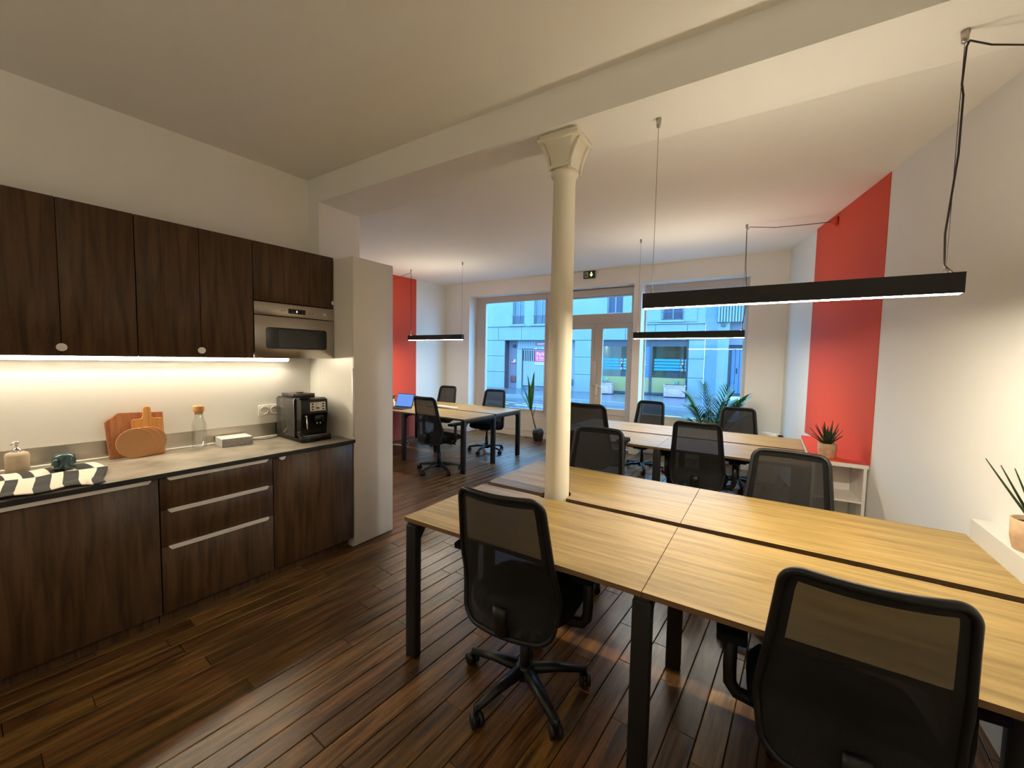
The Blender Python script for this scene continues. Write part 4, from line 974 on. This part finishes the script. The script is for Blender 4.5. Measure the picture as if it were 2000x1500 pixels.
g = G(); g.bbox(0, .2, 0, .11, 0, .34, .008); g.build('cover', 'rail', t)
# shop
S0, S1 = 7.62, 11.58
gg = G(); gg.box(S0, S1, .55, 3.5, 0, .02); gg.box(S0, S1, 3.4, 3.5, 0, 2.57); gg.box(S0-.02, S0, .3, 3.5, 0, 2.57); gg.box(S1, S1+.02, .3, 3.5, 0, 2.57); gg.box(S0, S1, .3, 3.5, 2.5, 2.57); gg.build('shop_room', 'shopwall', B)
sf = fb('shop_front', 'shopframe', S0, S1, .20, .30, 2.28, 2.57)
for a, b in ((S0, S0+.06), (8.95, 9.02), (9.50, 9.56), (9.92, 10.03), (11.50, S1)): fb('mullion', 'shopframe', a, b, .18, .30, .05, 2.28, sf)
fb('bottom_rail', 'shopframe', S0, S1, .18, .3, .03, .13, sf)
for a, b in ((S0+.06, 8.95), (9.02, 9.50), (10.03, 11.50)):
    fb('shop_pane', 'glass', a, b, .24, .25, .13, 2.28, sf)
    if b-a > .6: fb('window_film', 'film', a, b, .225, .235, .13, .83, sf)
fb('blue_door_panel', 'shopblue', 9.56, 9.92, .22, .26, .85, 2.28, sf); fb('window_film', 'film', 9.56, 9.92, .225, .26, .13, .83, sf)
gg = G()
for z, w_ in ((1.72, .10), (1.55, .14), (1.42, .16), (1.30, .08)): gg.box(9.62, 9.62+w_, .21, .22, z, z+.03)
gg.build('door_print', 'banner_w', sf)
for k in range(4):
    z = 1.17+k*.142
    for a, b, n_ in ((7.72, 8.52, 8.56), (10.13, 11.24, 11.27)):
        fb('vinyl_stripe', 'cyan', a, b, .205, .215, z, z+.102, sf)
        fb('vinyl_stripe', 'cyan_l', n_+.16, min(n_+.36, 11.50), .205, .215, z, z+.102, sf)
for k, sx in enumerate(('10', '18', '9', '20')):
    for n_ in (8.545, 11.255): text('hour_figures', sx, .13, 'banner_w', Matrix.Translation((n_, .20, 1.60-k*.142)) @ RX, sf)
for s_, n_, lb in ((7.85, 1.6, 'bright ceiling lamp in the shop, seen through the door glass, left one'), (8.35, 2.0, 'bright ceiling lamp in the shop, seen through the door glass, right one'), (11.0, 1.0, 'bright ceiling lamp in the shop above the blue stripes, through the right window')):
    t = fthing('shop_ceiling_lamp', lb, 'lamp', s_, n_, 2.43, 'ceiling lamps inside the shop')
    g = G(); g.lathe([(0, 0), (.14, 0), (.15, .02), (.15, .05), (0, .05)], 20, cap=False); g.build('disc', 'shoplamp', t)
for s_, n_, w_ in ((8.45, 1.2, .35), (10.6, 1.6, .7)):
    t = fthing('shop_counter', 'dark furniture inside the shop, behind the striped glass' if w_ > .5 else 'dark stool shape inside the shop, behind the door side glass', 'furniture', s_, n_, 0.02)
    g = G(); g.bbox(0, w_, 0, .4, .0, 1.08, .01); g.bbox(.05, w_-.05, .05, .35, 1.08, 1.5 if w_ < .5 else 1.12, .01); g.build('body', 'shopframe', t)
def planter(s0, s1, lab):
    t = fthing('planter', lab, 'planter', s0, -.70, .0); w = s1-s0
    g = G(); g.bbox(0, w, 0, .5, .04, .52, .01); g.bbox(-.02, w+.02, -.02, .52, .49, .55, .008); g.build('box', 'planter', t)
    g = G(); frame_rect(g, .10, w-.10, .12, .44, .02, -.014, .0); g.build('panel_moulding', 'planter', t)
    g = G(); g.box(.04, w-.04, .04, .46, .55, .56); g.build('soil', 'soil', t)
    rr = random.Random(int(s0*10))
    for k in range(9):
        a = rr.random()*6.28; g = G(); blade(g, (w/2+rr.uniform(-.2, .2), .25, .55), (math.cos(a)*.8, math.sin(a)*.4, .8), rr.uniform(.25, .45), .03, n=5); o = g.build('leaf', plain('dusty_green_leaf', (.10, .26, .22, 1), .6) if k == 0 else o.data.materials[0], t)
    return t
planter(10.64, 11.52, 'weathered white planter box at the right of the shop window')
planter(7.60, 8.36, 'weathered white planter box at the left of the shop window')
# neighbour building to the right
B2 = fthing('corner_building', 'pale blue and white building with a grey gate, right of the shop', 'building', 12.24, 0, 0)
def f2(name, mat, s0, s1, n0, n1, z0, z1, p=None, bevel=0):
    g = G(); g.box(s0-12.24, s1-12.24, n0, n1, z0, z1); return g.build(name, mat, p or B2, bevel=bevel)
f2('blue_pilaster', 'bluepaint', 12.24, 12.70, -.04, .5, 0, 5.9); f2('white_pilaster', 'render', 12.70, 13.16, -.02, .5, 0, 5.9)
f2('recess_wall', 'renderdark', 13.16, 18, .6, .7, 2.36, 5.9); f2('lintel', 'renderdark', 13.16, 18, .3, .6, 2.36, 3.3)
gt = f2('gate', 'rail', 13.18, 14.8, .5, .54, .1, 2.36)
for q in range(9): f2('gate_slat', 'bluepaint', 13.32+q*.16, 13.46+q*.16, .46, .5, .25, 2.2, gt)
f2('gate_handle', 'dark', 13.52, 13.56, .44, .46, 1.1, 1.35, gt)
f2('wall_lamp_box', 'rail', 12.83, 13.0, -.10, -.02, 3.14, 3.29)
sh = f2('shutter_housing', 'rail', 12.66, 14.6, -.08, .0, 3.31, 3.35)
for q in range(17): f2('shutter_slat', 'render', 12.68+q*.11, 12.75+q*.11, -.14, -.08, 3.33, 5.4, sh)
f2('side_wall', 'render', 14.8, 22, 0, .5, 0, 5.9)
